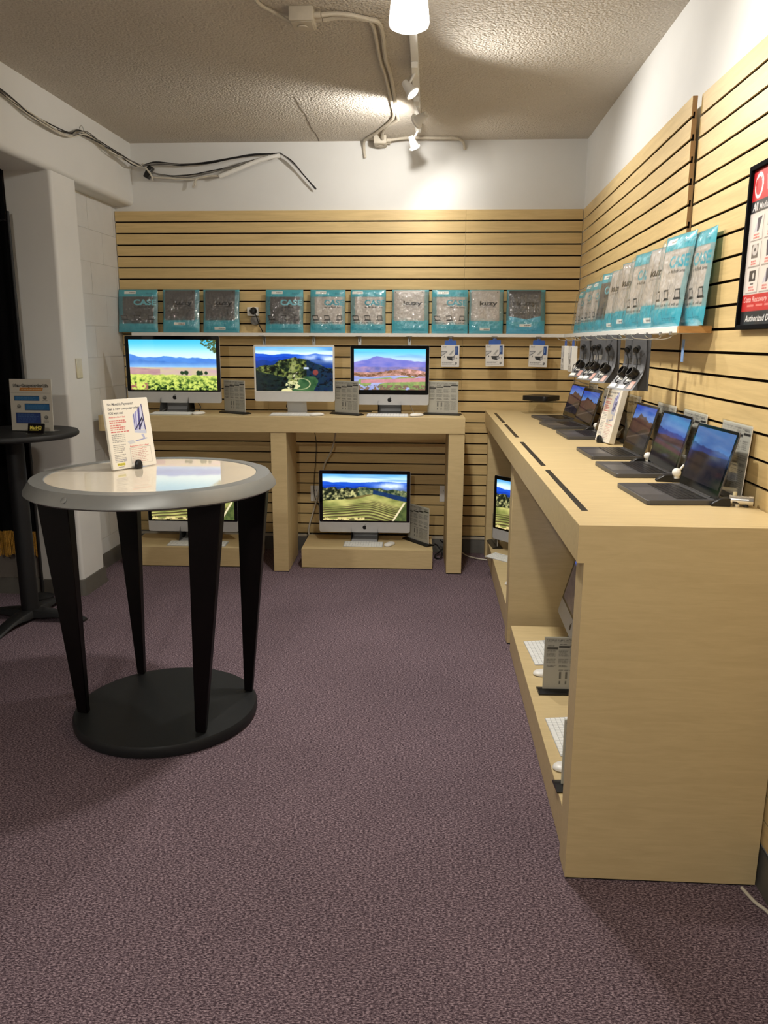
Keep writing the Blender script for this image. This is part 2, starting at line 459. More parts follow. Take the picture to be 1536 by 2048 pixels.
# ================================================================== THE ROOM
XR = lambda y: 1.037-(5.70-y)*.0105            # face of the wall with the laptops
XL = lambda y: -2.10-(5.69-y)*.0177            # face of the wall with the doorway
CEIL = 2.887
floor = struct(MB().box(-4.3, 1.4, -2.7, 5.85, -.08, 0).build('floor', carpet_m))
ceiling = struct(MB().box(-4.3, 1.4, -2.7, 5.85, CEIL, CEIL+.08).build('ceiling', ceil_m))
mb = MB(); rs = random.Random(4)
pts = [(-.778+rs.uniform(-.006, .006), 4.70+.052*k) for k in range(20)]
for (a, b) in zip(pts, pts[1:]):
    mb.add([(a[0]-.003, a[1], CEIL-.0012), (a[0]+.003, a[1], CEIL-.0012), (b[0]+.003, b[1], CEIL-.0012), (b[0]-.003, b[1], CEIL-.0012)], [(0, 1, 2, 3)])
mb.build('crack', seam_m, ceiling)
wall_back = struct(MB().box(-2.45, 1.3, 5.70, 5.82, 0, CEIL).build('wall_back', wall_m))
mb = MB(); mb.add([(XR(5.75), 5.75, 0), (1.3, 5.75, 0), (1.3, -2.7, 0), (XR(-2.7), -2.7, 0), (XR(5.75), 5.75, CEIL), (1.3, 5.75, CEIL), (1.3, -2.7, CEIL), (XR(-2.7), -2.7, CEIL)],
                  [(0, 1, 2, 3), (4, 5, 6, 7), (0, 1, 5, 4), (1, 2, 6, 5), (2, 3, 7, 6), (3, 0, 4, 7)])
wall_right = struct(mb.build('wall_right', wall_m))
struct(MB().box(-4.3, 1.3, -2.82, -2.70, 0, CEIL).build('wall_front', wall_m))

# left wall: rounded header, pillar, recessed niche, stretch beside the camera
mb = MB()
r = .035
prof = [(-.27, CEIL-.0), (-.27, 2.475)] + [(-r+r*math.sin(rad(a)), 2.475+r-r*math.cos(rad(a))) for a in range(0, 91, 15)] + [(0, CEIL)]
mb.prism(prof, 'y', -2.7, 5.70)
r = .022
pil = [(-.27, 4.80), (-.27, 4.51)] + [(-r+r*math.sin(rad(a)), 4.51+r-r*math.cos(rad(a))) for a in range(0, 91, 15)] + [(0, 4.80)]
mb.prism(pil, 'z', 0, 2.475)
mb.box(-.27, 0, -2.7, 2.7, 0, 2.475)
mb.box(-.27, -.137, 4.80, 5.70, 0, 2.475)
mb.v = [(x+XL(y), y, z) for x, y, z in mb.v]
wall_left = struct(mb.build('wall_left', wall_m))
bl = None; rs = random.Random(3)
for k in range(13):
    z1 = 2.468 if k == 0 else 2.262-.2055*(k-1); z0 = 2.262-.2055*k
    z0 = max(z0, .0)
    for (a, b) in (((4.80, 5.04), (5.043, 5.445), (5.448, 5.68)) if k % 2 else ((4.80, 5.24), (5.243, 5.645), (5.648, 5.68))):
        d = rs.uniform(.0030, .0036)
        xx = lambda y: XL(y)-.137
        o = MB(); o.box(-.001, d, a, b, z0+.0015, z1-.0015); o.v = [(x+xx(y), y, z) for x, y, z in o.v]
        o.build('block', block_m, wall_left)
# small room beyond the doorway
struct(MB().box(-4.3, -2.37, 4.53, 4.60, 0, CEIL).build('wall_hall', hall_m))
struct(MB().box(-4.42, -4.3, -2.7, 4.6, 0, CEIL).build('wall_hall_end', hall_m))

# slatwall: grooved boards, each a piece of its own
P_ = .0771; HS = .0677; TOP = 2.440
def slat_mb(L, t=.018):
    o = MB()
    o.prism([(0, 0), (t, -.0094), (t, HS), (0, HS)], 'x', 0, 0.0001) if False else None
    prof = [(0, 0), (.006, 0), (.006, .014), (.0125, .014), (.0125, -.0094), (t, -.0094), (t, HS), (0, HS)]
    o.prism(prof, 'x', 0, L, 0, cap_mi=2)
    # T-groove walls: board brown with the groove's shade put into the colour
    n = len(prof); f0 = 0
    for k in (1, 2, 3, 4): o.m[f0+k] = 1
    return o
def slats(x0, x1, rows, parent, place):
    src = None
    for k in rows:
        z = TOP-P_*k-HS
        if src is None: src = slat_mb(x1-x0).build('slat', [slat_wood, groove_m, mdf_m], parent); o = src
        else: o = from_mesh('slat', src, parent)
        place(o, x0, z)
def on_back(o, x0, z): o.location = (x0, 5.682, z)
slats(-2.232, .2335, range(0, 16), wall_back, on_back); slats(.2345, 1.030, range(0, 16), wall_back, on_back)
slats(-2.226, -1.1745, range(16, 30), wall_back, on_back); slats(-1.1735, 1.030, range(16, 30), wall_back, on_back)
def on_r1(o, x0, z):
    o.location = (1.033, 5.682, z); o.rotation_euler = (0, 0, rad(-91.25-.60*max(0, min(1, (z-1.62)/.75))))
slats(0, 2.500, range(0, 30), wall_right, on_r1)
def on_r2(o, x0, z): o.location = (.981, 3.170, z); o.rotation_euler = (0, 0, rad(-90))
slats(0, 2.3, range(0, 30), wall_right, on_r2)
# baseboards
def cove(path, h=.10, t=.012, toe=.02):
    o = MB()
    prof = [(0, h), (t*.7, h), (t, h-.006), (t, .02), (toe, .004), (toe, 0), (0, 0)]
    n = len(prof); vs = []; P = [Vector((p[0], p[1], 0)) for p in path]
    for i, p in enumerate(P):
        d0 = (P[i]-P[max(i-1, 0)]); d1 = (P[min(i+1, len(P)-1)]-P[i])
        if d0.length < 1e-6: d0 = d1
        if d1.length < 1e-6: d1 = d0
        d0.normalize(); d1.normalize(); t_ = (d0+d1).normalized()
        nrm = Vector((t_.y, -t_.x, 0)); s_ = 1/max(.4, nrm.dot(Vector((d0.y, -d0.x, 0))))
        for a, z in prof: vs.append(p+nrm*a*s_+Vector((0, 0, z)))
    fs = [(i*n+k, i*n+(k+1) % n, (i+1)*n+(k+1) % n, (i+1)*n+k) for i in range(len(P)-1) for k in range(n)]
    fs += [list(range(n)), [(len(P)-1)*n+k for k in range(n)]]
    return o.add(vs, fs)
r = .022; xf = XL(4.51)
arc = [(xf-r+r*math.sin(rad(a)), 4.51+r-r*math.cos(rad(a))) for a in range(0, 91, 15)]
struct(cove([(-2.37, 4.51)]+arc+[(XL(4.80), 4.80), (XL(4.80)-.12, 4.80)]).build('baseboard_left', rubber_m))
struct(cove([(XL(4.8)-.137+.003, 4.815), (XL(5.68)-.137+.003, 5.68)]).build('baseboard_niche', rubber_m))
bb = struct(cove([(-2.22, 5.70), (1.02, 5.70)], h=.105).build('baseboard_back', rubber_m))
MB().box(-2.2, 1.02, 5.684, 5.699, .105, .124).build('cap_strip', strip_m, bb)
struct(cove([(XR(5.66), 5.66), (XR(-2.6), -2.6)], h=.105).build('baseboard_right', rubber_m))
struct(cove([(-4.2, 4.53), (-2.372, 4.53)]).build('baseboard_hall', rubber_m))

# ================================================================== COUNTERS AND PLINTHS
def laminate_box(mb, *a): return mb.box(*a)
bc = thing('display_counter', 'long maple laminate counter along the far wall carrying three desktop computers', 'counter', (.24, 5.115, 0), rad(1.3))
MB().box(-2.43, 0, 0, .47, .962, 1.066).build('countertop', lam_wood, bc, bevel=.0015, seg=1)
for i, x in enumerate((-1.285, -.105)):
    l = MB().box(x, x+.104, .008, .46, .006, .962).build('leg', lam_wood, bc, bevel=.0015, seg=1)
    MB().box(x+.004, x+.1, .012, .455, 0, .0065).build('foot', black_m, l)
def plinth(label, x0, x1, y0, y1, h, rz=0.):
    t = thing('plinth', label, 'plinth', (x0, y0, 0), rz)
    MB().box(0, x1-x0, 0, y1-y0, .006, h).build('box', lam_wood, t, bevel=.0015, seg=1)
    MB().box(.006, x1-x0-.006, .006, y1-y0-.006, 0, .0065).build('foot', black_m, t)
    return t
plinth('low maple plinth under the far counter between its two visible legs', -.870, .043, 5.196, 5.60, .142, rad(1.0))
plinth('low maple plinth under the far counter behind the round table', -2.10, -1.20, 5.165, 5.55, .142, rad(1.0))

rc = thing('display_counter', 'long maple laminate counter along the slatted side wall with a row of laptops', 'counter', (.406, 2.045, 0))
MB().prism([(0, .0185), (.570, .0185), (.570, 1.06), (.546, 1.06), (.560, 3.60), (0, 3.60)], 'z', .970, 1.0745).build('countertop', lam_wood, rc, bevel=.0015, seg=1)
# end panel flush with the top, two inner panels, each with a dark foot
def panel(y, t, x0=.018, x1=.545):
    l = MB().box(x0, x1, y, y+t, .006, .970).build('panel', lam_wood, rc, bevel=.0015, seg=1)
    MB().box(x0+.004, x1-.01, y+.004, y+t-.004, 0, .0065).build('foot', black_m, l)
ep = MB().prism([(.018, .006), (.567, .006), (.570, 1.0745), (0, 1.0745), (0, .970), (.018, .970)], 'y', 0, .018)
ep = ep.box(.018, .567, .018, .100, .006, .970).build('end_panel', lam_wood, rc)
MB().box(.022, .557, .004, .096, 0, .0065).build('foot', black_m, ep)
panel(1.835, .105, .022); panel(3.49, .1, .022)
for (a, b) in ((5.422, 4.757), (4.669, 4.014), (3.822, 3.071), (2.968, 2.231)):
    MB().box(.0405, .0600, b-2.045, a-2.045, 1.0735, 1.0750).build('slot', black_m, rc)
plinth('low maple plinth under the side counter nearest its end panel', .435, .93, 2.20, 3.78, .140)
plinth('low maple plinth under the side counter by the far corner', .443, .94, 4.00, 5.525, .140)

# ================================================================== SCREEN PICTURES
def rows_cols(w, h):
    return np.meshgrid(np.linspace(0, 1, w), np.linspace(0, 1, h))
def pic_vineyard(w=180, h=102):
    X, Y = rows_cols(w, h)
    img = mixc((70, 190, 235), (205, 240, 250), ss(0, .34, Y))
    n1 = fbm(w, h, 7, 1, 4, 1)
    r1 = .30-.07*(fbm(w, 1, 4, 1, 4, 2)[0]-.5)*2+.06*X[0]
    hill = Y > r1[None, :]
    img[hill] = mixc((70, 120, 205), (90, 150, 225), fbm(w, h, 9, 9, 4, 5))[hill]
    r2 = .40-.05*(fbm(w, 1, 6, 1, 4, 9)[0]-.5)*2+.05*X[0]
    m = Y > r2[None, :]; img[m] = mixc((60, 110, 190), (150, 200, 245), ss(.42, .58, Y)*.8+.3*fbm(w, h, 12, 6, 4, 6))[m]
    m = Y > .545; img[m] = mixc((206, 204, 130), (190, 150, 175), fbm(w, h, 4, 10, 3, 7))[m]
    m = (Y > .55+.03*np.sin(X*4)) & (X < .35); img[m] = mixc((160, 120, 130), (196, 160, 150), fbm(w, h, 10, 30, 3, 8))[m]
    for (cx, cy, rr) in ((.60, .655, .022), (.65, .655, .026), (.79, .655, .03), (.82, .66, .024), (.875, .655, .02)):
        m = ((X-cx)**2+((Y-cy)*.6)**2) < (rr*(.7+.6*fbm(w, h, 40, 30, 2, 11)))**2; img[m] = (34, 56, 34)
    top = .685+.08*(1-X)*.0+.05*X*.5+.03*(fbm(w, 1, 18, 1, 3, 12)[0]-.5)[None, :]
    g = fbm(w, h, 34, 26, 3, 13, .7); m = Y > top
    depth = ss(.68, 1, Y)
    vine = mixc((206, 216, 104), (50, 98, 30), np.clip((g-.35)*2.4*(.35+.8*depth), 0, 1))
    vine = mixc(vine, (14, 34, 12), np.clip((g-.50)*7, 0, 1)*depth); img[m] = vine[m]
    m = (Y > .86) & (X < .2) & (g > .5); img[m] = (150, 92, 84)
    lf = fbm(w, h, 40, 26, 3, 14, .8); m = (X > .82) & (Y < .27) & (lf > .53-.25*(X-.82)/.18*(1-Y/.3)) & (Y < .05+1.2*(X-.80)); img[m] = (70, 84, 40)
    return img
def hills_base(w, h, seed, cloud=True):
    X, Y = rows_cols(w, h)
    img = mixc((96, 170, 228), (212, 240, 248), ss(0, .14, Y+.08*(fbm(w, h, 3, 8, 3, seed)-.5)))
    st = fbm(w, h, 2, 14, 3, seed+1); img = mixc(img, (90, 150, 210), np.clip((st-.5)*3, 0, 1)*(Y < .16))
    for i, (y0, a, c1, c2) in enumerate(((.17, .03, (22, 72, 190), (30, 90, 214)), (.24, .05, (10, 46, 160), (28, 78, 190)), (.30, .07, (12, 44, 120), (22, 60, 140)))):
        r = y0+a*(fbm(w, 1, 4+2*i, 1, 4, seed+3+i)[0]-.5)*2
        m = Y > r[None, :]; img[m] = mixc(c1, c2, fbm(w, h, 10, 14, 4, seed+8+i))[m]
    if cloud:
        c = fbm(w, h, 5, 6, 4, seed+20); band = np.exp(-((Y-.17-.10*X)/.09)**2)*ss(.45, .8, X)
        img = mixc(img, (222, 236, 248), np.clip(band*(c*2.0-.2), 0, .95))
    return img, X, Y
def pic_ridge(w=180, h=102):
    img, X, Y = hills_base(w, h, 31)
    n = fbm(w, h, 22, 16, 4, 40, .65)
    top = .24+.55*np.abs(X-.52)**1.1+.10*(fbm(w, 1, 8, 1, 3, 41)[0]-.5)[None, :]
    m = Y > top
    tree = mixc((16, 30, 20), (132, 140, 66), np.clip((n-.36)*3.0, 0, 1)); img[m] = tree[m]
    m = (Y > .30+.7*(X-.68)) & (X > .66); img[m] = mixc((10, 26, 66), (24, 54, 60), n)[m]
    m = (Y > .55+.35*X) & (X < .45); img[m] = mixc((8, 16, 30), (34, 52, 34), n)[m]
    path = .50+.08*np.sin(Y*9)*(Y-.2); wd = .03+.10*ss(.35, .9, Y)*np.clip(fbm(w, h, 9, 9, 3, 43)*1.4-.2, 0, 1)
    m = (np.abs(X-path) < wd) & (Y > .27) & (Y < .86) & (n < .62); img[m] = mixc((84, 104, 54), (172, 170, 108), fbm(w, h, 22, 16, 4, 44))[m]
    m = (np.abs(X-path-.05-.05*np.sin(Y*16)) < .006) & (Y > .56) & (Y < .8); img[m] = (214, 206, 178)
    k2 = fbm(w, h, 30, 24, 3, 49, .7); m = (Y > top) & (k2 > .60); img[m] = img[m]*.35
    m = (np.abs(X-.655) < .032) & (np.abs(Y-.475) < .022); img[m] = (190, 204, 226)
    m = ((X-.775)**2+((Y-.57)*.57)**2) < .035**2; img[m] = img[m]*.4+np.array((196, 70, 50))*.6
    m = (np.abs(X-.68+.3*(Y-.75)) < .14*ss(.55, .8, Y)) & (Y > .66); img[m] = mixc((24, 60, 34), (88, 122, 76), fbm(w, h, 10, 12, 3, 46))[m]
    m = (np.hypot((X-.58)/.12, (Y-.83)/.12) < 1.08) & (np.hypot((X-.58)/.12, (Y-.83)/.12) > .96) & (X > .5); img[m] = (176, 178, 130)
    m = (np.hypot((X-.48)/.10, (Y-.86)/.09) < .7+.5*n) & (n > .48); img[m] = (206, 204, 150)
    m = (np.hypot((X-.40)/.07, (Y-.985)/.05) < 1); img[m] = (216, 208, 150)
    return img
def pic_valley(w=180, h=102):
    X, Y = rows_cols(w, h)
    img = mixc((84, 196, 222), (190, 214, 240), ss(0, .3, Y))
    img = mixc(img, (96, 140, 210), np.clip((fbm(w, h, 2, 10, 3, 60)-.5)*2.2, 0, .7)*(Y < .35))
    r = .32-.14*np.exp(-((X-.33)/.16)**2)-.06*np.exp(-((X-.62)/.2)**2)+.05*(fbm(w, 1, 9, 1, 4, 61)[0]-.5)[None, :]
    m = Y > r; img[m] = mixc((96, 106, 196), (150, 140, 206), fbm(w, h, 9, 14, 4, 62))[m]
    m = Y > .44+.04*(fbm(w, 1, 6, 1, 3, 63)[0]-.5)[None, :]; img[m] = mixc((78, 92, 160), (190, 150, 180), fbm(w, h, 14, 10, 4, 64))[m]
    n = fbm(w, h, 26, 20, 4, 65, .65)
    m = Y > .57-.09*np.exp(-((X-.72)/.25)**2); img[m] = mixc((150, 110, 90), (232, 176, 170), np.clip((n-.3)*2.2, 0, 1))[m]
    m = (Y > .66+.02*np.sin(X*7)); img[m] = mixc((120, 134, 196), (196, 196, 226), fbm(w, h, 3, 12, 3, 66))[m]
    m = (Y > .70+.03*np.sin(X*5+1)) & (fbm(w, h, 3, 5, 2, 67) > .46); img[m] = mixc((96, 130, 70), (176, 176, 110), n)[m]
    m = (Y > .76-.07*X) & (Y < .84-.05*X) & (X > .1); img[m] = mixc((176, 120, 128), (214, 150, 150), n)[m]
    m = (np.abs(Y-.60-.05*np.sin(X*9)) < .03*n*2) & (n > .47); img[m] = (120, 84, 60)
    m = (Y > .88) & (n > .45); img[m] = mixc((40, 54, 44), (180, 128, 104), n)[m]
    return img
def pic_terrace(w=180, h=102):
    img, X, Y = hills_base(w, h, 71)
    n = fbm(w, h, 30, 18, 4, 75, .65)
    m = (Y > .28+.16*np.abs(X-.5)+.05*(fbm(w, 1, 12, 1, 3, 80)[0]-.5)[None, :]) & (X > .30); img[m] = mixc((30, 50, 34), (150, 152, 104), np.clip((n-.35)*2.6, 0, 1))[m]
    m = (Y > .34+.4*np.clip(X-.62, 0, 1)) & (X > .6); img[m] = mixc((10, 30, 84), (30, 66, 90), n)[m]
    top = .30+.07*(fbm(w, 1, 26, 1, 2, 76)[0]-.5)[None, :]+.18*np.clip(X-.28, 0, 1)
    m = (Y > top) & (X < .40+.05*n); img[m] = mixc((24, 30, 18), (196, 190, 128), np.clip((n-.42)*3.4, 0, 1)*(Y < .55))[m]
    hill = .60-.17*np.exp(-((X-.58)/.28)**2)-.03*np.exp(-((X-.1)/.2)**2)
    m = Y > hill
    base = mixc((104, 112, 54), (196, 190, 112), np.clip(fbm(w, h, 6, 8, 4, 77)*1.6-.3, 0, 1))
    d = np.clip(Y-hill, 0, 1)
    ph = d+.05*np.sin(X*5+.5)+.10*(X-.62)**2
    st = .5+.5*np.sin(ph*330/(1+2.0*ph)+.8*fbm(w, h, 8, 6, 2, 78))
    base = mixc(base, (58, 46, 30), np.clip(st*1.7-.5, 0, .9)*ss(.10, .18, d))
    base = mixc(base, (120, 74, 44), np.clip(fbm(w, h, 3, 3, 2, 79)*2-1.0, 0, .6)*ss(.3, .5, d)); img[m] = base[m]
    m = (Y > hill) & (Y < hill+.05*np.exp(-((X-.44)/.14)**2)) & (X > .28) & (X < .6); img[m] = mixc((90, 78, 44), (124, 112, 60), n)[m]
    m = np.abs(X-(.97-.35*np.clip(Y-.62, 0, 1))) < .012; m &= Y > .6; img[m] = (222, 208, 168)
    m = (X > .985-.35*np.clip(Y-.62, 0, 1)) & (Y > .6); img[m] = mixc((40, 54, 30), (110, 120, 60), n)[m]
    m = (Y > .93) & (X < .5) & (n > .5); img[m] = (214, 196, 130)
    return img
def pic_canyon(w=110, h=70):
    X, Y = rows_cols(w, h)
    img = mixc((30, 88, 214), (110, 160, 240), ss(0, .3, Y+.2*(fbm(w, h, 3, 4, 3, 90)-.5)))
    n = fbm(w, h, 12, 12, 4, 91, .6)
    r = .34-.14*np.exp(-((X-.38)/.10)**2)-.08*np.exp(-((X-.62)/.14)**2)+.08*(fbm(w, 1, 12, 1, 3, 92)[0]-.5)[None, :]
    m = Y > r; img[m] = mixc((48, 34, 40), (120, 76, 70), n*(1-.5*ss(.4, .9, Y)))[m]
    m = (Y > .62+.08*np.sin(X*6)); img[m] = mixc((26, 24, 30), (64, 56, 64), n)[m]
    m = np.abs(Y-.72+.3*(X-.5)) < .02; img[m] = (96, 84, 80)
    return img
def pic_fog(w=110, h=70):
    X, Y = rows_cols(w, h)
    img = mixc((64, 116, 196), (120, 160, 220), fbm(w, h, 3, 9, 4, 95))
    r = .30+.10*X+.07*(fbm(w, 1, 6, 1, 3, 96)[0]-.5)[None, :]
    m = Y > r; img[m] = mixc((22, 40, 110), (60, 96, 176), fbm(w, h, 6, 6, 4, 97))[m]
    m = Y > .46+.05*(fbm(w, 1, 5, 1, 3, 98)[0]-.5)[None, :]; img[m] = mixc((24, 22, 30), (66, 52, 48), fbm(w, h, 14, 12, 4, 99))[m]
    return img

def smooth_pic(f):
    a, b = f.__defaults__
    return f(a*3, b*3).reshape(b, 3, a, 3, 3).mean((1, 3))

# ================================================================== DESKTOP COMPUTERS
def apple_outline(s):
    """rounded fruit with a bite, plus its leaf"""
    body = []
    for k in range(48):
        a = 2*PI*k/48
        x, y = math.sin(a), math.cos(a)
        rr = 1-.16*math.exp(-(min(a, 2*PI-a)/.35)**2)-.10*math.exp(-((a-PI)/.30)**2)+.04*abs(math.sin(a))
        px, py = x*rr*.92, y*rr
        d = math.hypot(px-1.12, py-.12)
        if d < .48:
            k_ = .48/max(d, 1e-4); px, py = 1.12+(px-1.12)*k_, .12+(py-.12)*k_
        body.append((px*s, py*s))
    leaf = [(.02, 1.02), (.12, 1.30), (.40, 1.52), (.36, 1.22), (.22, 1.06)]
    return body[::-1], [(x*s, y*s) for x, y in leaf][::-1]
IMACS = {}
def imac(style, pic, label, loc, rz, group='desktop computers', tilt=0.):
    Wd, top, bot, chin, bez = {'27': (.650, .519, .070, .074, .026), '21': (.528, .462, .068, .068, .024), '24': (.547, .461, .086, .062, .012)}[style]
    t = thing('desktop_computer', label, 'computer', loc, rz, group)
    Hh = top-bot; yf = -.055
    # shell: thin rim bulging at the middle of the back
    b = MB(); prof = rrect(Wd, Hh, .014 if style != '24' else .012, 4, 0, bot+Hh/2); n = len(prof)
    vs = [(x, yf, z) for x, z in prof]+[(x, yf+.006, z) for x, z in prof]
    cx, cz = 0, bot+Hh*.55
    steps = ((.86, .016), (.6, .034), (.3, .042)) if style != '24' else ((.97, .0105), (.6, .011), (.3, .0115))
    for k, d in steps: vs += [(x*k, yf+d, cz+(z-cz)*k) for x, z in prof]
    L = 2+len(steps)
    fs = [(j*n+i, j*n+(i+1) % n, (j+1)*n+(i+1) % n, (j+1)*n+i) for j in range(L-1) for i in range(n)]
    fs += [list(range(n)), [(L-1)*n+i for i in range(n)]]
    b.add(vs, fs, 0, False); shl = b.build('shell', chin_m if style == '24' else alu_flat, t)
    # front glass above the chin
    g = MB(); z0 = bot+chin; gh = top-z0
    g.prism(rrect(Wd-.003, gh-.002, .010, 4, 0, z0+gh/2), 'y', yf-.0012, yf+.0005)
    gl = g.build('front_glass', bezel_m if style != '24' else white_m, t)
    sw = Wd-2*bez; sh = sw*9/16; zt = top-bez-sh
    key = pic.__name__+style
    if key not in IMACS:
        IMACS[key] = grid_mesh('screen', smooth_pic(pic), sw, sh, screen_hi, gl, loc=(0, yf-.0016, zt))
    else: from_mesh('screen', IMACS[key], gl, (0, yf-.0016, zt))
    if style != '24':
        body, leaf = apple_outline(.0145); lg = MB()
        lg.prism(body, 'y', -.0009, .0004); lg.prism(leaf, 'y', -.0009, .0004)
        lgo = lg.build('logo', black_m, t, (0, yf, bot+chin*.5-.001))
    if tilt:                                            # the display tips on its hinge
        piv = Vector((0, 0, bot+Hh*.45)); R_ = Matrix.Translation(piv) @ Matrix.Rotation(-rad(tilt), 4, 'X') @ Matrix.Translation(-piv)
        for o in (shl, gl, lgo): o.matrix_basis = R_ @ o.matrix_basis
    # stand: a bent sheet of metal
    sw2 = .19 if style == '27' else .155 if style == '21' else .135
    s = MB(); pr = [(-.11, 0), (-.11, .005), (.055, .007), (.073, .016), (.078, .04), (.022, bot+Hh*.42), (-.008, bot+Hh*.52), (-.008, bot+Hh*.48), (.030, bot+.07), (.086, .035), (.084, .012), (.07, 0)]
    if style == '24': pr = [(-.075, 0), (-.075, .005), (.058, .006), (-.030, bot+.12), (-.038, bot+.12), (.063, .0), ]
    s.prism(pr, 'x', -sw2/2, sw2/2); s.build('stand', alu_flat if style != '24' else chin_m, t)
    return t
imac('27', pic_vineyard, 'large black-framed desktop computer showing a green vineyard under hazy blue hills', (-1.742, 5.345, 1.066), rad(.5))
imac('24', pic_ridge, 'white-framed desktop computer with pale chin showing a forested ridge and winding path', (-.912, 5.345, 1.066), rad(1))
imac('21', pic_valley, 'smaller black-framed desktop computer showing violet mountains and pink autumn trees', (-.266, 5.345, 1.066), rad(.5))
imac('27', pic_terrace, 'black-framed desktop computer with terraced hill picture on the low plinth under the counter', (-.447, 5.47, .142), rad(1))
imac('27', pic_terrace, 'desktop computer half hidden behind the black legs of the round table', (-1.675, 5.405, .142), rad(1))
imac('27', pic_terrace, 'desktop computer turned outward on the plinth in the far corner under the side counter', (.712, 5.11, .140), rad(-50))
imac('27', pic_fog, 'desktop computer under the side counter mostly hidden by the end panel', (.765, 3.44, .140), rad(-91), tilt=15)

# ------------------------------------------------------------------ keyboards and mice
KB = {}
def keyboard(label, loc, rz, wide=.279):
    if wide not in KB:
        t = thing('keyboard', label, 'keyboard', loc, rz, 'white wireless keyboards')
        b = MB(); b.prism([(-.057, 0), (.057, 0), (.057, .010), (.050, .0108), (-.057, .0042)], 'x', -wide/2, wide/2)
        b.build('case', alu_flat, t, bevel=.0008, seg=1)
        k = MB(); nrow = 6; ncol = 14 if wide < .3 else 20
        for r in range(nrow):
            y0 = .051-r*.0181; kh = .0085 if r == 0 else .0158
            y1 = y0; y0 = y1-kh
            if r: y1 += .0; 
            cells = [1]*ncol
            if r == 5 and ncol == 14: cells = [1, 1, 1, 1.3, 5, 1.3, 1, 1, 1, 1]
            tot = sum(cells); x = -wide/2+.005; un = (wide-.010)/tot
            for c in cells:
                z = .0046+(y0+.057)/.107*.0066
                k.box(x+.0011, x+c*un-.0011, y0, y1, z-.001, z+.0016); x += c*un
        stuff(k.build('keys', key_m, t)); KB[wide] = t
        return t
    return copy_tree(KB[wide], loc, rz, label)
MOUSE = []
def mouse(label, loc, rz):
    if not MOUSE:
        t = thing('computer_mouse', label, 'mouse', loc, rz, 'white computer mice')
        b = MB(); nu, nv = 20, 14; vs = []
        for j in range(nv+1):
            v = -1+2*j/nv; y = .0565*math.sin(v*PI/2)
            wv = max(1e-4, (1-abs(math.sin(v*PI/2))**3.2))**.5
            for i in range(nu+1):
                u = -1+2*i/nu
                x = .0285*wv*math.sin(u*PI/2); z = .004+.0165*(wv**.9)*max(0, math.cos(u*PI/2))**.55*(1-.18*v)
                vs.append((x, y, z))
        fs = [(j*(nu+1)+i, j*(nu+1)+i+1, (j+1)*(nu+1)+i+1, (j+1)*(nu+1)+i) for j in range(nv) for i in range(nu)]
        b.add(vs, fs, 0, True); b.build('shell', white_m, t)
        o = MB(); o.lathe([(.001, 0), (.93, 0), (.97, .0045), (.001, .0046)], 28, 0, False, (0, 0, 0), 1, 1); o.v = [(x*.0275, y*.0545, z) for x, y, z in o.v]
        o.build('underside', alu_flat, t); MOUSE.append(t); return t
    return copy_tree(MOUSE[0], loc, rz, label)
ZC = 1.066
keyboard('white keyboard in front of the vineyard screen, partly behind the standing flyer', (-1.735, 5.196, ZC), rad(1))
keyboard('white keyboard lying before the white-framed computer', (-.922, 5.200, ZC), rad(1.5))
keyboard('white keyboard lying before the smaller computer with violet mountains', (-.274, 5.206, ZC), rad(1))
keyboard('white keyboard on the low plinth before the terraced hill screen', (-.447, 5.322, .142), rad(0))
keyboard('wide white keyboard on the plinth seen between the round table legs', (-1.62, 5.258, .142), rad(1), .418)
keyboard('white keyboard in the far corner overhanging the edge of its plinth', (.530, 5.025, .140), rad(-44))
keyboard('white keyboard on the near plinth behind the paper sign', (.540, 3.425, .140), rad(-86))
keyboard('white keyboard on the near plinth closest to the end panel', (.528, 2.640, .140), rad(-87))
mouse('white mouse beside the keyboard of the vineyard screen', (-1.553, 5.205, ZC), rad(-20))
mouse('white mouse touching the keyboard of the white-framed computer', (-.748, 5.185, ZC), rad(-50))
mouse('white mouse beside the keyboard under the violet mountain screen', (-.080, 5.225, ZC), rad(-45))
mouse('white mouse beside the keyboard on the low plinth before the terraced hill screen', (-.262, 5.335, .142), rad(-25))
mouse('white mouse at the middle of the far corner plinth', (.525, 4.475, .140), rad(-80))
mouse('white mouse on the near plinth beside the paper sign', (.527, 3.19, .140), rad(-80))
mouse('white mouse on the near plinth nearest its front end', (.495, 2.42, .140), rad(-85))

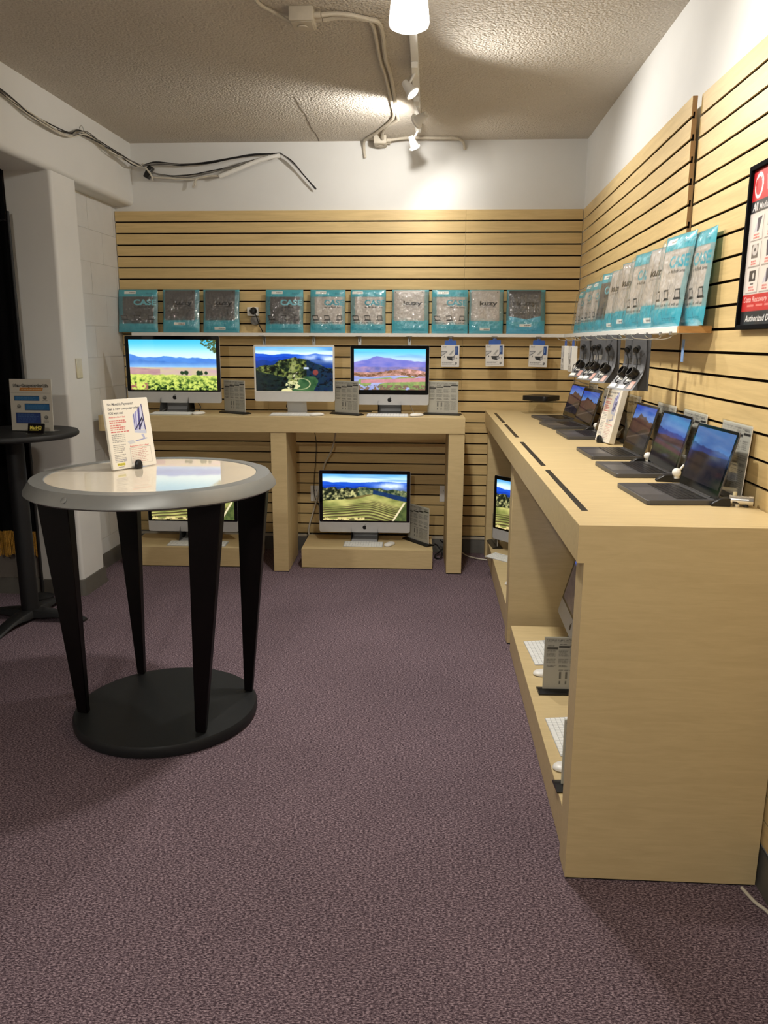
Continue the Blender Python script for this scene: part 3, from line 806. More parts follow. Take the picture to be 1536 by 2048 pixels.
# ------------------------------------------------------------------ laptops
def laptop(label, pic, loc, rz, lid=18., wk=1.):
    t = thing('laptop', label, 'laptop', loc, rz, 'open laptops on the side counter')
    Wd, D, Tk = .300*wk, .215, .0155
    b = MB(); b.prism(rrect(Wd, D, .010, 4), 'z', .0008, Tk); ba = b.build('base', grey_lap, t, bevel=.0012, seg=1)
    MB().box(-Wd*.44, Wd*.44, -.012, .082, Tk, Tk+.0003).build('keyboard_well', matte_black, ba)
    k = MB()
    for r in range(6):
        cells = [1]*14 if r < 5 else [1, 1, 1, 1.25, 5, 1.25, 1, 1, 1, 1]
        un = Wd*.86/sum(cells); x = -Wd*.43; y1 = .080-r*.0152; kh = .008 if r == 0 else .0132
        for c in cells:
            k.box(x+.0009, x+c*un-.0009, y1-kh, y1, Tk+.0002, Tk+.0011); x += c*un
    stuff(k.build('keys', black_m, ba))
    MB().box(-.062, .062, -.098, -.022, Tk, Tk+.0002).build('trackpad', plain('trackpad_grey', (100, 100, 103), .3, .4) if 'trackpad_grey' not in MATS else MATS['trackpad_grey'], ba)
    MB().cyl((-Wd*.36, D/2-.005, Tk-.002), (Wd*.36, D/2-.005, Tk-.002), .0055, seg=10).build('hinge', black_m, ba)
    LH = .209; a = rad(lid)
    l = MB(); l.prism(rrect(Wd, LH, .010, 4, 0, LH/2), 'y', 0, .0045)
    ld = l.build('lid', grey_lap, t, (0, D/2-.006, Tk+.001), (-a, 0, 0), bevel=.0008, seg=1)
    g = MB(); g.prism(rrect(Wd-.003, LH-.003, .009, 4, 0, LH/2), 'y', -.0006, .0002); g.build('screen_frame', bezel_m, ld)
    key = 'lap'+pic.__name__
    sw = .277*wk; sh = sw*.625
    if key not in IMACS: IMACS[key] = grid_mesh('screen', smooth_pic(pic), sw, sh, screen_lo, ld, loc=(0, -.0011, LH-.010-sh))
    else: from_mesh('screen', IMACS[key], ld, (0, -.0011, LH-.010-sh))
    return t
ZT = 1.0745
laptop('dark grey open laptop nearest the end of the side counter', pic_fog, (.755, 2.482, ZT), rad(-86), 14)
laptop('dark grey open laptop second from the end of the side counter, foggy hills on screen', pic_fog, (.778, 2.965, ZT), rad(-87), 14)
laptop('dark grey open laptop with a canyon under blue sky on its screen', pic_canyon, (.782, 3.405, ZT), rad(-88), 15)
laptop('open laptop whose screen is hidden behind the standing flyer stack', pic_canyon, (.800, 4.10, ZT), rad(-88), 15)
laptop('open laptop standing just in front of the farthest one', pic_canyon, (.785, 4.56, ZT), rad(-83), 16, 1.05)
laptop('farthest open laptop, close to the black box on its clear stand', pic_canyon, (.790, 4.995, ZT), rad(-83), 16)

# ================================================================== ROUND DISPLAY TABLE
TX, TY = -1.086, 2.99
rt = thing('round_table', 'round display table with silver rim, glossy pale top and four tapered black legs', 'table', (TX, TY, 0))
MB().lathe([(.001, 0), (.355, 0), (.372, .006), (.376, .02), (.376, .040), (.370, .050), (.001, .052)], 72).build('base', base_m, rt)
rim = MB().lathe([(.40, 1.034), (.404, 1.0375), (.455, 1.036), (.479, .998), (.4805, .990), (.471, .983), (.40, .982)], 96)
rim.f = rim.f[:-2] if len(rim.f[-1]) > 10 else rim.f; rim.m = rim.m[:len(rim.f)]; rim.sm = rim.sm[:len(rim.f)]
n = 7
for i in range(96):
    j = (i+1) % 96; rim.f.append([i*n, i*n+n-1, j*n+n-1, j*n]); rim.m.append(0); rim.sm.append(True)
rim = rim.build('rim', silver_m, rt)
MB().lathe([(.001, .985), (.402, .985), (.402, 1.0350), (.001, 1.0352)], 96, smooth=False).build('glass_top', tableglass_m, rt)
bt = MB(); bt.lathe([(.001, 0), (.0115, 0), (.0115, .003), (.010, .004), (.001, .004)], 20); bo = bt.build('button', silver_m, rim)
aa = math.atan2(-1, -.36); nrm = Vector((math.cos(aa)*.83, math.sin(aa)*.83, .55))
bo.rotation_euler = nrm.to_track_quat('Z', 'Y').to_euler(); bo.location = (.470*math.cos(aa), .470*math.sin(aa), 1.013)
for (bx, by, bw, tx, ty, tw) in ((-1.403, 2.877, .045, -1.448, 2.86, .130), (-.872, 2.745, .042, -.805, 2.715, .130), (-.770, 3.125, .036, -.722, 3.115, .128), (-1.304, 3.270, .034, -1.335, 3.30, .112)):
    l = MB(); th, tt = .030, .058
    pts = []
    for (cx, cy, w, t_, z) in ((bx, by, bw, th, .052), (tx, ty, tw, tt, .984)):
        pts += [(cx-w/2, cy, z), (cx+w/2, cy-.006, z), (cx+w/2, cy-.006+t_, z), (cx-w/2, cy+t_, z)]
    l.add([(x-TX, y-TY, z) for x, y, z in pts], [(0, 1, 2, 3), (4, 5, 6, 7), (0, 1, 5, 4), (1, 2, 6, 5), (2, 3, 7, 6), (3, 0, 4, 7)])
    l.build('leg', leg_m, rt, bevel=.003, seg=1)

# ------------------------------------------------------------------ printed papers
INK = (60, 60, 66); RED = (196, 62, 58); PAPER = (228, 222, 210)
def print_flyer():
    c = Cv(150, 196, (236, 229, 216), .215, .280)
    c.text('No Monthly Payments!', .07, .085, .036, INK, 1.0, bold=.012, width=.58)
    c.text('Get a new computer when', .07, .150, .036, INK, 1.0, bold=.012, width=.72)
    c.text('YOU want one!', .07, .212, .036, INK, 1.0, bold=.012, width=.33)
    c.text('Announcing...Now & Easy!', .07, .262, .020, RED, width=.36, bold=.02)
    c.greek(.07, .295, .44, 2, .030, RED, .5, .2, .8); c.greek(.07, .365, .44, 3, .030, RED, .5, .35, .8); c.greek(.07, .460, .50, 1, .03, RED, .5, .1, .8)
    c.greek(.07, .50, .40, 5, .026, (120, 116, 112), .4, .12); c.greek(.07, .65, .36, 5, .026, (120, 116, 112), .4, .35); c.greek(.07, .79, .34, 3, .026, (120, 116, 112), .4, .5)
    c.greek(.07, .865, .34, 2, .022, (80, 80, 110), .5, .1)
    c.rect(.10, .915, .28, .955, (226, 214, 90)); c.text('MacHQ', .11, .951, .030, (120, 112, 40), width=.16)
    c.greek(.12, .97, .27, 1, .012, INK, .6)
    # picture of a slim computer seen from the side, its screen in violet stripes
    c.poly([(.60, .245), (.83, .105), (.865, .46), (.60, .47)], (206, 208, 232))
    for (a, b, cc) in ((.62, .64, (88, 86, 150)), (.66, .70, (150, 148, 204)), (.74, .79, (74, 70, 140))):
        c.poly([(a, .245-.14*(a-.6)/.23), (b, .245-.14*(b-.6)/.23), (b-.10*(b-.6)*2, .465), (a-.10*(a-.6)*2, .465)], cc)
    c.poly([(.62, .46), (.64, .46), (.83, .30), (.82, .27)], (30, 26, 60)); c.poly([(.70, .46), (.74, .46), (.84, .33), (.84, .30)], (40, 36, 78))
    c.poly([(.83, .09), (.85, .09), (.875, .52), (.85, .53)], (66, 62, 120)); c.poly([(.60, .47), (.865, .47), (.87, .53), (.60, .50)], (198, 202, 222))
    c.poly([(.74, .53), (.80, .53), (.83, .60), (.79, .60)], (176, 180, 212)); c.poly([(.58, .615), (.86, .59), (.88, .60), (.62, .63)], (150, 154, 196))
    c.poly([(.40, .615), (.54, .60), (.58, .65), (.45, .665)], (206, 206, 210))
    c.text('Announcing...Now & Easy!', .44, .700, .018, RED, width=.44, bold=.02)
    c.frame(.43, .715, .92, .955, (170, 160, 150), .0012)
    c.text('To Request College Finance', .46, .745, .014, RED, width=.36)
    c.greek(.46, .765, .88, 7, .026, (176, 110, 100), .35, .25, .6)
    return c.arr()
def print_spec():
    c = Cv(66, 84, (206, 200, 192), .216, .27)
    c.text('Four ways to get your Computer', .05, .055, .026, (70, 68, 68), width=.62, bold=.01); c.greek(.70, .04, .95, 1, .02, INK, .6)
    c.greek(.05, .075, .95, 1, .02, (120, 118, 118), .4, .1)
    for k in range(4):
        x = .05+.235*k; c.rect(x, .185-.03*k, x+.225, .222-.03*k, (38, 36, 40))
        c.greek(x+.02, .13-.03*k+.02, x+.2, 1, .02, INK, .5)
        c.greek(x, .24-.01*k, x+.2, 5, .028, (110, 108, 106), .5, .3); c.greek(x, .41, x+.21, 3, .03, (90, 88, 88), .5, .2)
        c.greek(x+.02, .53, x+.2, 2, .024, (60, 58, 60), .6, .3)
    c.greek(.30, .62, .95, 1, .02, INK, .4, .1)
    c.greek(.55, .64, .74, 11, .026, (110, 108, 106), .5, .2); c.greek(.76, .64, .95, 9, .030, (110, 108, 106), .5, .2)
    for x in (.32, .44):
        c.rect(x, .66, x+.035, .80, (96, 94, 94)); c.rect(x, .84, x+.03, .90, (110, 108, 108))
    return c.arr()
def print_life():
    c = Cv(116, 134, (226, 214, 202), .235, .272)
    for dx, dy in ((-.006, 0), (.006, 0), (0, -.005), (0, .005), (.008, .006)): c.text('New Computer for Life', .09+dx, .145+dy, .048, (24, 22, 24), width=.83, bold=.03)
    c.text('New Computer for Life', .09, .145, .048, (236, 224, 210), width=.83, bold=.01)
    c.poly([(.25, .165), (.80, .165), (.78, .225), (.23, .225)], (214, 136, 62)); c.greek(.28, .188, .76, 1, .03, (244, 216, 180), .55, 0)
    c.rect(.03, .262, .97, .266, (150, 140, 132))
    for (x0, y0, x1, y1, col, n) in ((.10, .325, .70, .415, (58, 116, 170), 3), (.34, .470, .93, .600, (58, 116, 170), 5), (.11, .650, .71, .855, (56, 74, 140), 8)):
        c.rect(x0, y0, x1, y1, (30, 44, 80)); c.rect(x0+.012, y0+.01, x1-.006, y1-.006, col)
        c.greek(x0+.05, y0+.02, x1-.05, n, (y1-y0-.03)/n, (120, 160, 200), .4, .2, .6)
    for (x, y) in ((.83, .355), (.20, .525), (.84, .735)):
        c.ell(x, y, .047, .037, (120, 114, 110)); c.ell(x-.008, y-.01, .03, .02, (168, 162, 156)); c.greek(x-.06, y+.048, x+.06, 1, .016, INK, .6, .1, .6)
    c.greek(.77, .815, .90, 2, .016, (120, 114, 110), .6, .1)
    return c.arr()
ARR_SPEC = print_spec(); SPEC = []
def price_sign(label, loc, rz, Wd=.205, Hh=.225, lean=0., base=True):
    t = thing('price_sign', label, 'sign', loc, rz, 'standing price sheets')
    b = MB(); dp = .035 if loc[2] != 1.0745 else .020
    b.prism([(-dp, 0), (dp, 0), (dp, .006), (.008, .014), (-.008, .014), (-dp, .006)], 'x', -Wd/2-.02, Wd/2+.02)
    b.build('base', black_m, t)
    s = MB(); s.box(-Wd/2, Wd/2, -.0012, .0012, .010, Hh); sh = s.build('sheet', paper_m, t, rot=(-rad(lean), 0, 0))
    if not SPEC: SPEC.append(grid_mesh('print', ARR_SPEC, .203, .207, paper_print, sh, loc=(0, -.0016, .014)))
    else:
        p = from_mesh('print', SPEC[0], sh, (0, -.0016, .014)); p.scale = ((Wd-.002)/.203, 1, (Hh-.018)/.207)
    p = from_mesh('print', SPEC[0], sh, (0, .0016, .014), (0, 0, PI)); p.scale = ((Wd-.002)/.203, 1, (Hh-.018)/.207)
    a = MB(); a.box(-Wd/2-.002, Wd/2+.002, -.0045, -.0025, .008, Hh+.004); a.build('clear_cover', acrylic_m, t, rot=(-rad(lean), 0, 0))
    return t
price_sign('paper price sheet in a black base between the vineyard screen and white-framed computer', (-1.328, 5.30, ZC), rad(-33))
price_sign('paper price sheet in a black base overlapping the white-framed computer', (-.556, 5.285, ZC), rad(-33))
price_sign('paper price sheet in a black base at the free end of the far counter', (.094, 5.335, ZC), rad(-14), .212)
price_sign('paper price sheet leaning behind the terraced hill screen on the low plinth', (-.062, 5.43, .142), rad(-52), .25, .27)
price_sign('paper price sheet seen edge-on beside the far corner computer', (.484, 5.405, .140), rad(-83), .185, .21)
price_sign('paper price sheet with black base half hidden by the end panel', (.590, 3.02, .140), rad(2), .205, .240)
price_sign('paper price sheet almost edge-on at the very end of the near plinth', (.520, 2.31, .140), rad(4), .145, .240)

def thick_paper(name, label, cat, loc, rz, arr, Wd, Hh, th, lean, group=None):
    t = thing(name, label, cat, loc, rz, group, rx=0)
    s = MB(); s.prism(rrect(Wd, Hh, .004, 2, 0, Hh/2), 'y', -th/2, th/2)
    s.m = [0]*len(s.m)
    st = s.build('sheets', [paper_m], t, (0, 0, .003), (-rad(lean), 0, 0))
    grid_mesh('print', arr, Wd-.004, Hh-.004, paper_print, st, loc=(0, -th/2-.0005, .002))
    return t
ARR_FL = print_flyer()
thick_paper('flyer_stack', 'white and red flyer sheets standing on the glossy round table', 'flyer', (-1.213, 3.125, 1.0352), rad(58), ARR_FL, .215, .283, .012, 8)
ft = thick_paper('flyer_stack', 'thick stack of white and red flyers standing on the laptop counter', 'flyer', (.858, 3.838, ZT), rad(-80), ARR_FL, .175, .280, .026, 12)
def egg_clip(label, loc, rz):
    t = thing('flyer_clip', label, 'clip', loc, rz, 'black flyer clips')
    for y in (-.026, .034):
        b = MB(); b.lathe([(.001, 0), (.0165, 0), (.0185, .012), (.0165, .026), (.011, .035), (.001, .038)], 20, 0, True, (0, y, 0), 1, .75); b.build('jaw', black_m, t)
    MB().box(-.012, .012, -.03, .036, 0, .0028).build('foot', black_m, t)
egg_clip('black egg-shaped clip holding the flyers on the round table', (-1.213, 3.125, 1.0352), rad(58))
egg_clip('black egg-shaped clip holding the flyers on the laptop counter', (.858, 3.838, ZT), rad(-80))

for i, (y, x, w, lab) in enumerate(((2.50, .952, .228, 'clear-covered price sheet behind the laptop nearest the counter end'), (2.905, .956, .235, 'clear-covered price sheet behind the second laptop from the counter end'),
        (3.262, .958, .232, 'clear-covered price sheet behind the laptop with the canyon screen'), (3.775, .960, .20, 'clear-covered price sheet beside the standing flyer stack'),
        (4.275, .962, .225, 'tilted price sheet standing between the flyer stack and two far laptops'), (4.80, .972, .21, 'price sheet by the slatted wall behind the farthest laptops'))):
    t = price_sign(lab, (x, y, ZT), rad(-89 if i != 4 else -80), w, .232, 4 if i != 4 else 6)

# ================================================================== BAR TABLE IN THE DOORWAY
bx, by = -2.245, 4.085
t = thing('bar_table', 'tall round black bar table standing in the dark doorway', 'table', (bx, by, 0))
MB().lathe([(.001, 1.038), (.320, 1.038), (.333, 1.046), (.335, 1.056), (.329, 1.068), (.001, 1.070)], 64).build('tabletop', matte_black, t)
MB().cyl((0, 0, .03), (0, 0, 1.04), .047, seg=24).build('pole', matte_black, t)
for k in range(4):
    a = rad(84+90*k); l = MB(); n = 9; vs = []
    for i in range(n):
        q = i/(n-1); rr = .02+.31*q; w = .052-.016*q; zt = .062-.045*q*q; zb = max(.0, .03*math.sin(PI*q)**1 if q > .15 else .02)
        if i == n-1: zb = 0
        c_, s_ = math.cos(a), math.sin(a)
        for (dx, z) in ((-w, zb), (w, zb), (w*.8, zt), (-w*.8, zt)): vs.append((rr*c_-dx*s_, rr*s_+dx*c_, z))
    fs = [(i*4+k2, i*4+(k2+1) % 4, (i+1)*4+(k2+1) % 4, (i+1)*4+k2) for i in range(n-1) for k2 in range(4)]+[(0, 1, 2, 3), tuple((n-1)*4+k2 for k2 in range(4))]
    l.add(vs, fs); l.build('foot', matte_black, t, bevel=.004, seg=1)
t = thing('table_sign', 'white sign with blue speech panels standing on the black bar table', 'sign', (-2.128, 4.075, 1.070), rad(-3))
s = MB(); s.box(-.118, .118, -.001, .001, .004, .278); sh = s.build('sheet', paper_m, t, rot=(-rad(3), 0, 0))
grid_mesh('print', print_life(), .235, .272, paper_print, sh, loc=(0, -.0015, .005))
MB().box(-.120, .120, -.0050, -.0030, .0, .281).build('clear_cover', acrylic_m, t, rot=(-rad(3), 0, 0)); MB().box(-.120, .120, -.004, .07, 0, .003).build('foot', acrylic_m, t)
t = thing('card_holder', 'clear holder with black and yellow business cards on the bar table', 'card holder', (-2.052, 3.955, 1.070), rad(-4))
MB().box(-.046, .046, -.022, .03, 0, .004).build('base', acrylic_m, t)
MB().prism([(-.022, 0), (-.018, 0), (-.010, .026), (-.014, .026)], 'x', -.046, .046).build('front_lip', acrylic_m, t)
c = Cv(48, 28, (26, 20, 22), .089, .052); c.text('MacHQ', .5, .60, .34, (232, 214, 96), align='c', bold=.03, width=.72); c.a = c.a
c2 = Cv(48, 28, (26, 20, 22), .089, .052); c2.text('MacHQ', .14, .60, .36, (232, 214, 96), bold=.03, width=.72); c2.rect(.12, .68, .7, .71, (232, 214, 96))
cd = MB(); cd.box(-.0445, .0445, -.004, .006, .004, .056); cdo = cd.build('cards', black_m, t, rot=(-rad(14), 0, 0))
grid_mesh('print', c2.arr(), .088, .051, gloss_print, cdo, loc=(0, -.0046, .0045))
t = thing('table_sign', 'dark sign with a pale arrow card at the outer edge of the bar table', 'sign', (-2.44, 4.03, 1.070), rad(-8))
s = MB(); s.box(-.105, .105, -.001, .001, .004, .235); sh = s.build('sheet', black_m, t)
s = MB(); s.prism([(.02, .04), (.075, .04), (.094, .02), (.094, .12), (.02, .12)], 'y', -.0022, -.0014); s.build('pale_card', paper_m, sh)
MB().box(-.107, .107, -.0050, -.0030, 0, .238).build('clear_cover', acrylic_m, t); MB().box(-.107, .107, -.004, .07, 0, .003).build('foot', acrylic_m, t)

# ------------------------------------------------------------------ black drapes and fringed banner in the doorway
def folds(x0, x1, y, z0, z1, amp, nf, seed):
    rs = random.Random(seed); n = nf*6; vs = []; o = MB()
    for j in range(2):
        for i in range(n+1):
            q = i/n; a = amp*math.sin(q*nf*2*PI)+amp*.4*math.sin(q*nf*1.27*2*PI+1)
            vs.append((x0+(x1-x0)*q, y+a*(1.2 if j == 0 else .7), z0 if j == 0 else z1))
    vs += [(x, yy+.004, z) for x, yy, z in vs]
    m = n+1; fs = []
    for i in range(n):
        fs += [(i, i+1, m+i+1, m+i), (2*m+i, 3*m+i, 3*m+i+1, 2*m+i+1), (i, 2*m+i, 2*m+i+1, i+1), (m+i, m+i+1, 3*m+i+1, 3*m+i)]
    fs += [(0, m, 3*m, 2*m), (n, 2*m+n, 3*m+n, m+n)]
    return o.add(vs, fs, 0, True)
t = thing('black_curtain', 'long black curtain closing off the dark doorway', 'curtain', (-2.9, 4.478, 0))
folds(-.55, .515, 0, .31, 2.70, .012, 10, 2).build('cloth', curtain_m, t)
MB().cyl((-.6, 0, 2.72), (.528, 0, 2.72), .012).build('rod', matte_black, t)
t = thing('fringed_banner', 'dark banner with a gold fringed hem hanging in the doorway behind the bar table', 'banner', (-2.412, 4.440, 0))
folds(-.20, .055, 0, .42, 2.2, .008, 3, 4).build('cloth', curtain_m, t)
f = MB(); rs = random.Random(5)
for i in range(44):
    x = -.195+.25*i/43; y = .010*math.sin(i/43*6*PI)*1.0; l = .155+rs.uniform(-.008, .008)
    f.tube([(x, y, .424), (x+rs.uniform(-.002, .002), y, .424-l*.5), (x+rs.uniform(-.003, .003), y, .424-l)], .0028, 5)
stuff(f.build('fringe', gold_m, t))
MB().cyl((.062, .0, 0), (.062, .0, 2.25), .009).build('pole', matte_black, t); MB().lathe([(.001, 0), (.07, 0), (.07, .02), (.02, .04), (.001, .04)], 20, 0, True, (.062, -.02, 0)).build('stand', matte_black, t)
MB().cyl((-.2, 0, 2.2), (.07, .0, 2.2), .006).build('crossbar', matte_black, t)

# ================================================================== SHELVES
RA = rad(1.25); RZ = rad(-91.25)
def RW(s, d, z):
    """point on the board wall with the laptops: s along it from the corner, d out from its face"""
    return (1.033-s*math.sin(RA)-d*math.cos(RA), 5.682-s*math.cos(RA)+d*math.sin(RA), z)
SZ = 1.609
def hook_mb(x, L=.17, y0=-.11):
    o = MB()
    o.tube(curve_pts([(x, y0+.012, SZ-.028), (x, y0-.002, SZ-.040), (x, y0-.03, SZ-.046), (x, y0-L*.6, SZ-.044), (x, y0-L*.8, SZ-.040), (x, y0-L*.92, SZ-.026)], 4), .0018, 6)
    o.box(x-.010, x+.010, y0-.0018, y0+.02, SZ-.030, SZ-.022)
    return o
sb = thing('wall_shelf', 'narrow white shelf on the far wall holding ten bagged sleeves', 'shelf', (0, 5.682, 0))
MB().box(-2.125, .937, -.108, 0, SZ-.024, SZ).build('board', white_m, sb, bevel=.0015, seg=1)
for x in (-1.19, -.83, -.50, -.145, .1435, .448, .752):
    b = MB(); b.box(x-.011, x+.011, -.014, -.001, SZ-.09, SZ-.024); b.prism([(-.10, SZ-.0245), (-.001, SZ-.0245), (-.001, SZ-.06), (-.012, SZ-.06)], 'x', x-.002, x+.002)
    b.build('bracket', steel_m, sb)
    MB().box(x-.02, x+.02, -.1095, -.1075, SZ-.023, SZ-.019).build('clip', cable_g, sb)
for x in (.1435, .448, .752): hook_mb(x, .08, -.085).build('hook', steel_m, sb)
sr = thing('wall_shelf', 'narrow white shelf with a raw wood end on the slatted side wall', 'shelf', (1.033, 5.682, 0), RZ)
MB().box(.094, 2.835, -.108, 0, SZ-.024, SZ).build('board', white_m, sr, bevel=.0015, seg=1)
MB().box(2.835, 2.858, -.108, .002, SZ-.024, SZ).build('end_cap', shelf_wood, sr)
HS_ = (.62, .92, 1.16, 1.36, 1.62, 1.90, 2.03, 2.26, 2.42, 2.62, 2.76)
for s in HS_:
    hook_mb(s, .12 if s < 2.7 else .10).build('hook', steel_m, sr)
    MB().box(s-.016, s+.016, -.1095, -.1075, SZ-.023, SZ-.018).build('clip', cable_g, sr)
MB().box(2.740, 2.768, -.060, -.0585, SZ-.125, SZ-.045).build('price_tag', tag_m, sr)

# ------------------------------------------------------------------ bagged laptop sleeves
TEAL = (66, 166, 182)
def sleeve_arr(kind, tone, sticker):
    c = Cv(96, 112, TEAL, .268, .302)
    a = fbm(96, 112, 6, 3, 3, hash_(kind+tone))
    col = {'dark': (88, 86, 86), 'clear': (178, 170, 162), 'blue': (78, 77, 79)}[tone]
    side = (120, 150, 150) if tone == 'clear' else (72, 128, 138)
    if kind == 'case':
        c.rect(.0, .17, 1, .80, side); c.rect(.13, .18, .90, .80, col)
        c.rect(.20, .20, .34, .75, tuple(x*1.05 for x in col))
        c.text('kuzy', .70, .115, .05, (34, 104, 122), 1.3)
        c.text('CASE', .40, .365, .125, (112, 190, 206) if tone != 'clear' else (58, 150, 168), bold=.035, width=.56)
        c.text('for MacBook Series', .41, .425, .036, (28, 30, 32), bold=.01, width=.50)
        for x, sk in ((.08, -.03), (.40, 0), (.74, .03)):
            c.poly([(x+sk, .60), (x+.15+sk*.3, .60), (x+.17, .70), (x+.02, .70)], (30, 32, 34)); c.poly([(x+sk+.018, .614), (x+.135+sk*.3, .614), (x+.152, .688), (x+.034, .688)], col)
            c.rect(x, .702, x+.19, .714, (30, 32, 34))
        c.text('Protect your MacBook with us', .10, .775, .030, (34, 36, 38), bold=.01, width=.80)
    else:
        c.rect(.0, .05, 1, .70, side); c.rect(.06, .02, .88, .72, col)
        if tone == 'blue': c.poly([(.06, .60), (.5, .68), (.88, .60), (.88, .73), (.06, .73)], (72, 170, 200))
        c.text('kuzy', .30 if tone != 'blue' else .26, .36, .095, (14, 14, 15), bold=.03, width=.52)
        c.text('kuzyproducts.com', .32, .41, .036, (92, 88, 86) if tone != 'dark' else (40, 38, 38), width=.46)
        c.ell(.10, .06, .012, .010, (20, 20, 20)); c.ell(.82, .06, .012, .010, (20, 20, 20))
        c.greek(.30, .90, .85, 2, .025, (30, 100, 116), .4, .3)
    arr = c.arr()
    Y = np.linspace(0, 1, 112)[:, None]
    k = ss(.72 if kind == 'case' else .64, .93, Y+.16*(a-.5)); arr = mixc(arr, (60, 160, 180) if tone != 'blue' else (64, 164, 200), k*(.93 if kind == 'case' else .95))
    c.a = np.repeat(np.repeat(arr, 2, 0), 2, 1)
    if kind == 'case': c.greek(.45, .90, .92, 2, .022, (30, 100, 116), .4, .3)
    if sticker:
        x, y = sticker; c.rect(x, y, x+.30, y+.062, (236, 234, 226)); c.greek(x+.12, y+.022, x+.28, 1, .03, (90, 86, 84), .8, 0)
    return c.arr()
def hash_(s): return sum((i+1)*ord(ch) for i, ch in enumerate(s)) % 9973
SLV = {}
def sleeve(label, kind, tone, sticker, loc, rz, lean, group, Wd=.268, Hh=.302, yaw=0.):
    t = thing('bagged_sleeve', label, 'laptop sleeve', loc, rz+yaw, group)
    key = (kind, tone, sticker, Wd, Hh)
    if key not in SLV:
        sd = hash_(kind+tone)
        w1 = fbm(96, 112, 5, 9, 4, sd+1)-.5
        def fn(U, V, X, Z):
            e = np.clip(1-np.abs(2*U-1)**5, 0, 1)*np.clip(1-np.abs(2*V-1)**7, 0, 1)
            x = X*(1+.02*np.sin(V*9+sd)*.5)
            return x, -(e*(.014+.010*w1))-.0004*e, Z
        A = grid_mesh('bag', sleeve_arr(kind, tone, sticker), Wd, Hh, bag_print, None, fn, back=True)
        cr = fbm(60, 70, 9, 4, 4, sd+5, .8)-.5; cr2 = np.abs(fbm(60, 70, 20, 2, 3, sd+8, .7)-.5)
        def fn2(U, V, X, Z):
            e = np.clip(1-np.abs(2*U-1)**8, 0, 1)*np.clip(1-np.abs(2*V-1)**9, 0, 1)
            return X, -.003-e*(.023+.014*cr+.024*cr2), Z
        B = grid_mesh('clear_wrap', np.full((70, 60, 3), 255.), Wd*1.03, Hh*1.0, wrap_m, None, fn2)
        SLV[key] = (A, B); A.parent = t; B.parent = t
    else:
        A = from_mesh('bag', SLV[key][0], t); B = from_mesh('clear_wrap', SLV[key][1], t)
    for o in (A, B): o.rotation_euler = (-rad(lean), 0, 0)
    return t
G = 'bagged laptop sleeves on the far shelf'
ZS = SZ+.0005
TL, BC = (.16, .045), (.30, .80)
for x, kind, tone, st, lab, w in (
        (-2.085, 'case', 'dark', TL, 'dark CASE sleeve in a teal bag at the shelf end next to the white wall', .285),
        (-1.772, 'kuzy', 'dark', (.32, .77), 'dark sleeve with black lettering standing second from the white wall', .262),
        (-1.482, 'kuzy', 'dark', (.32, .87), 'dark sleeve with black lettering next to the wall outlet', .258),
        (-1.030, 'case', 'dark', TL, 'dark CASE sleeve standing alone just past the wall outlet', .268),
        (-.722, 'case', 'clear', TL, 'clear grey CASE sleeve next to the dark CASE sleeve past the outlet', .246),
        (-.437, 'case', 'clear', (.05, .045), 'clear grey CASE sleeve in the middle of the far shelf, sticker at its corner', .246),
        (-.140, 'kuzy', 'clear', None, 'shiny clear sleeve with black lettering above the violet mountain screen', .256),
        (.136, 'case', 'clear', TL, 'clear grey CASE sleeve between two clear black-lettered sleeves', .250),
        (.388, 'kuzy', 'clear', (.32, .87), 'clear black-lettered sleeve next to the dark one by the corner', .236),
        (.662, 'kuzy', 'blue', (.34, .78), 'dark sleeve with bright blue foot nearest the corner', .266)):
    o = sleeve(lab, kind, tone, st, (x, 5.606, ZS), 0, 8, G, w, .300)
G = 'bagged laptop sleeves on the side wall shelf'
for s, d, kind, tone, st, lab, w, h, yaw in (
        (.550, .076, 'case', 'clear', TL, 'first bagged sleeve on the side shelf counted from the corner', .235, .262, 9),
        (.795, .076, 'case', 'clear', TL, 'second bagged sleeve on the side shelf counted from the corner', .250, .290, 9),
        (1.050, .076, 'case', 'clear', (.05, .045), 'third bagged sleeve on the side shelf, before the black one', .255, .286, 9),
        (1.295, .072, 'case', 'dark', TL, 'black CASE sleeve standing among clear ones in the side shelf row', .240, .310, 13),
        (1.525, .076, 'kuzy', 'clear', (.32, .87), 'clear sleeve leaning just past the black one on the side shelf', .235, .306, 9),
        (1.770, .076, 'kuzy', 'clear', (.34, .84), 'clear black-lettered sleeve in the middle of the side shelf', .255, .320, 8),
        (2.040, .076, 'case', 'clear', None, 'clear CASE sleeve between the two black-lettered sleeves on the side shelf', .275, .334, 8),
        (2.310, .076, 'kuzy', 'clear', (.32, .87), 'large clear black-lettered sleeve next to the big CASE pair on the side shelf', .265, .325, 8),
        (2.580, .086, 'case', 'clear', TL, 'big CASE sleeve with white sticker at the open end of the side shelf', .270, .340, 7),
        (2.745, .037, 'case', 'clear', None, 'big CASE sleeve at the back, nearest the wood end of the side shelf', .260, .330, 1)):
    sleeve(lab, kind, tone, st, RW(s, d, ZS), RZ, 7 if d > .05 else 4, G, w, h, rad(yaw))

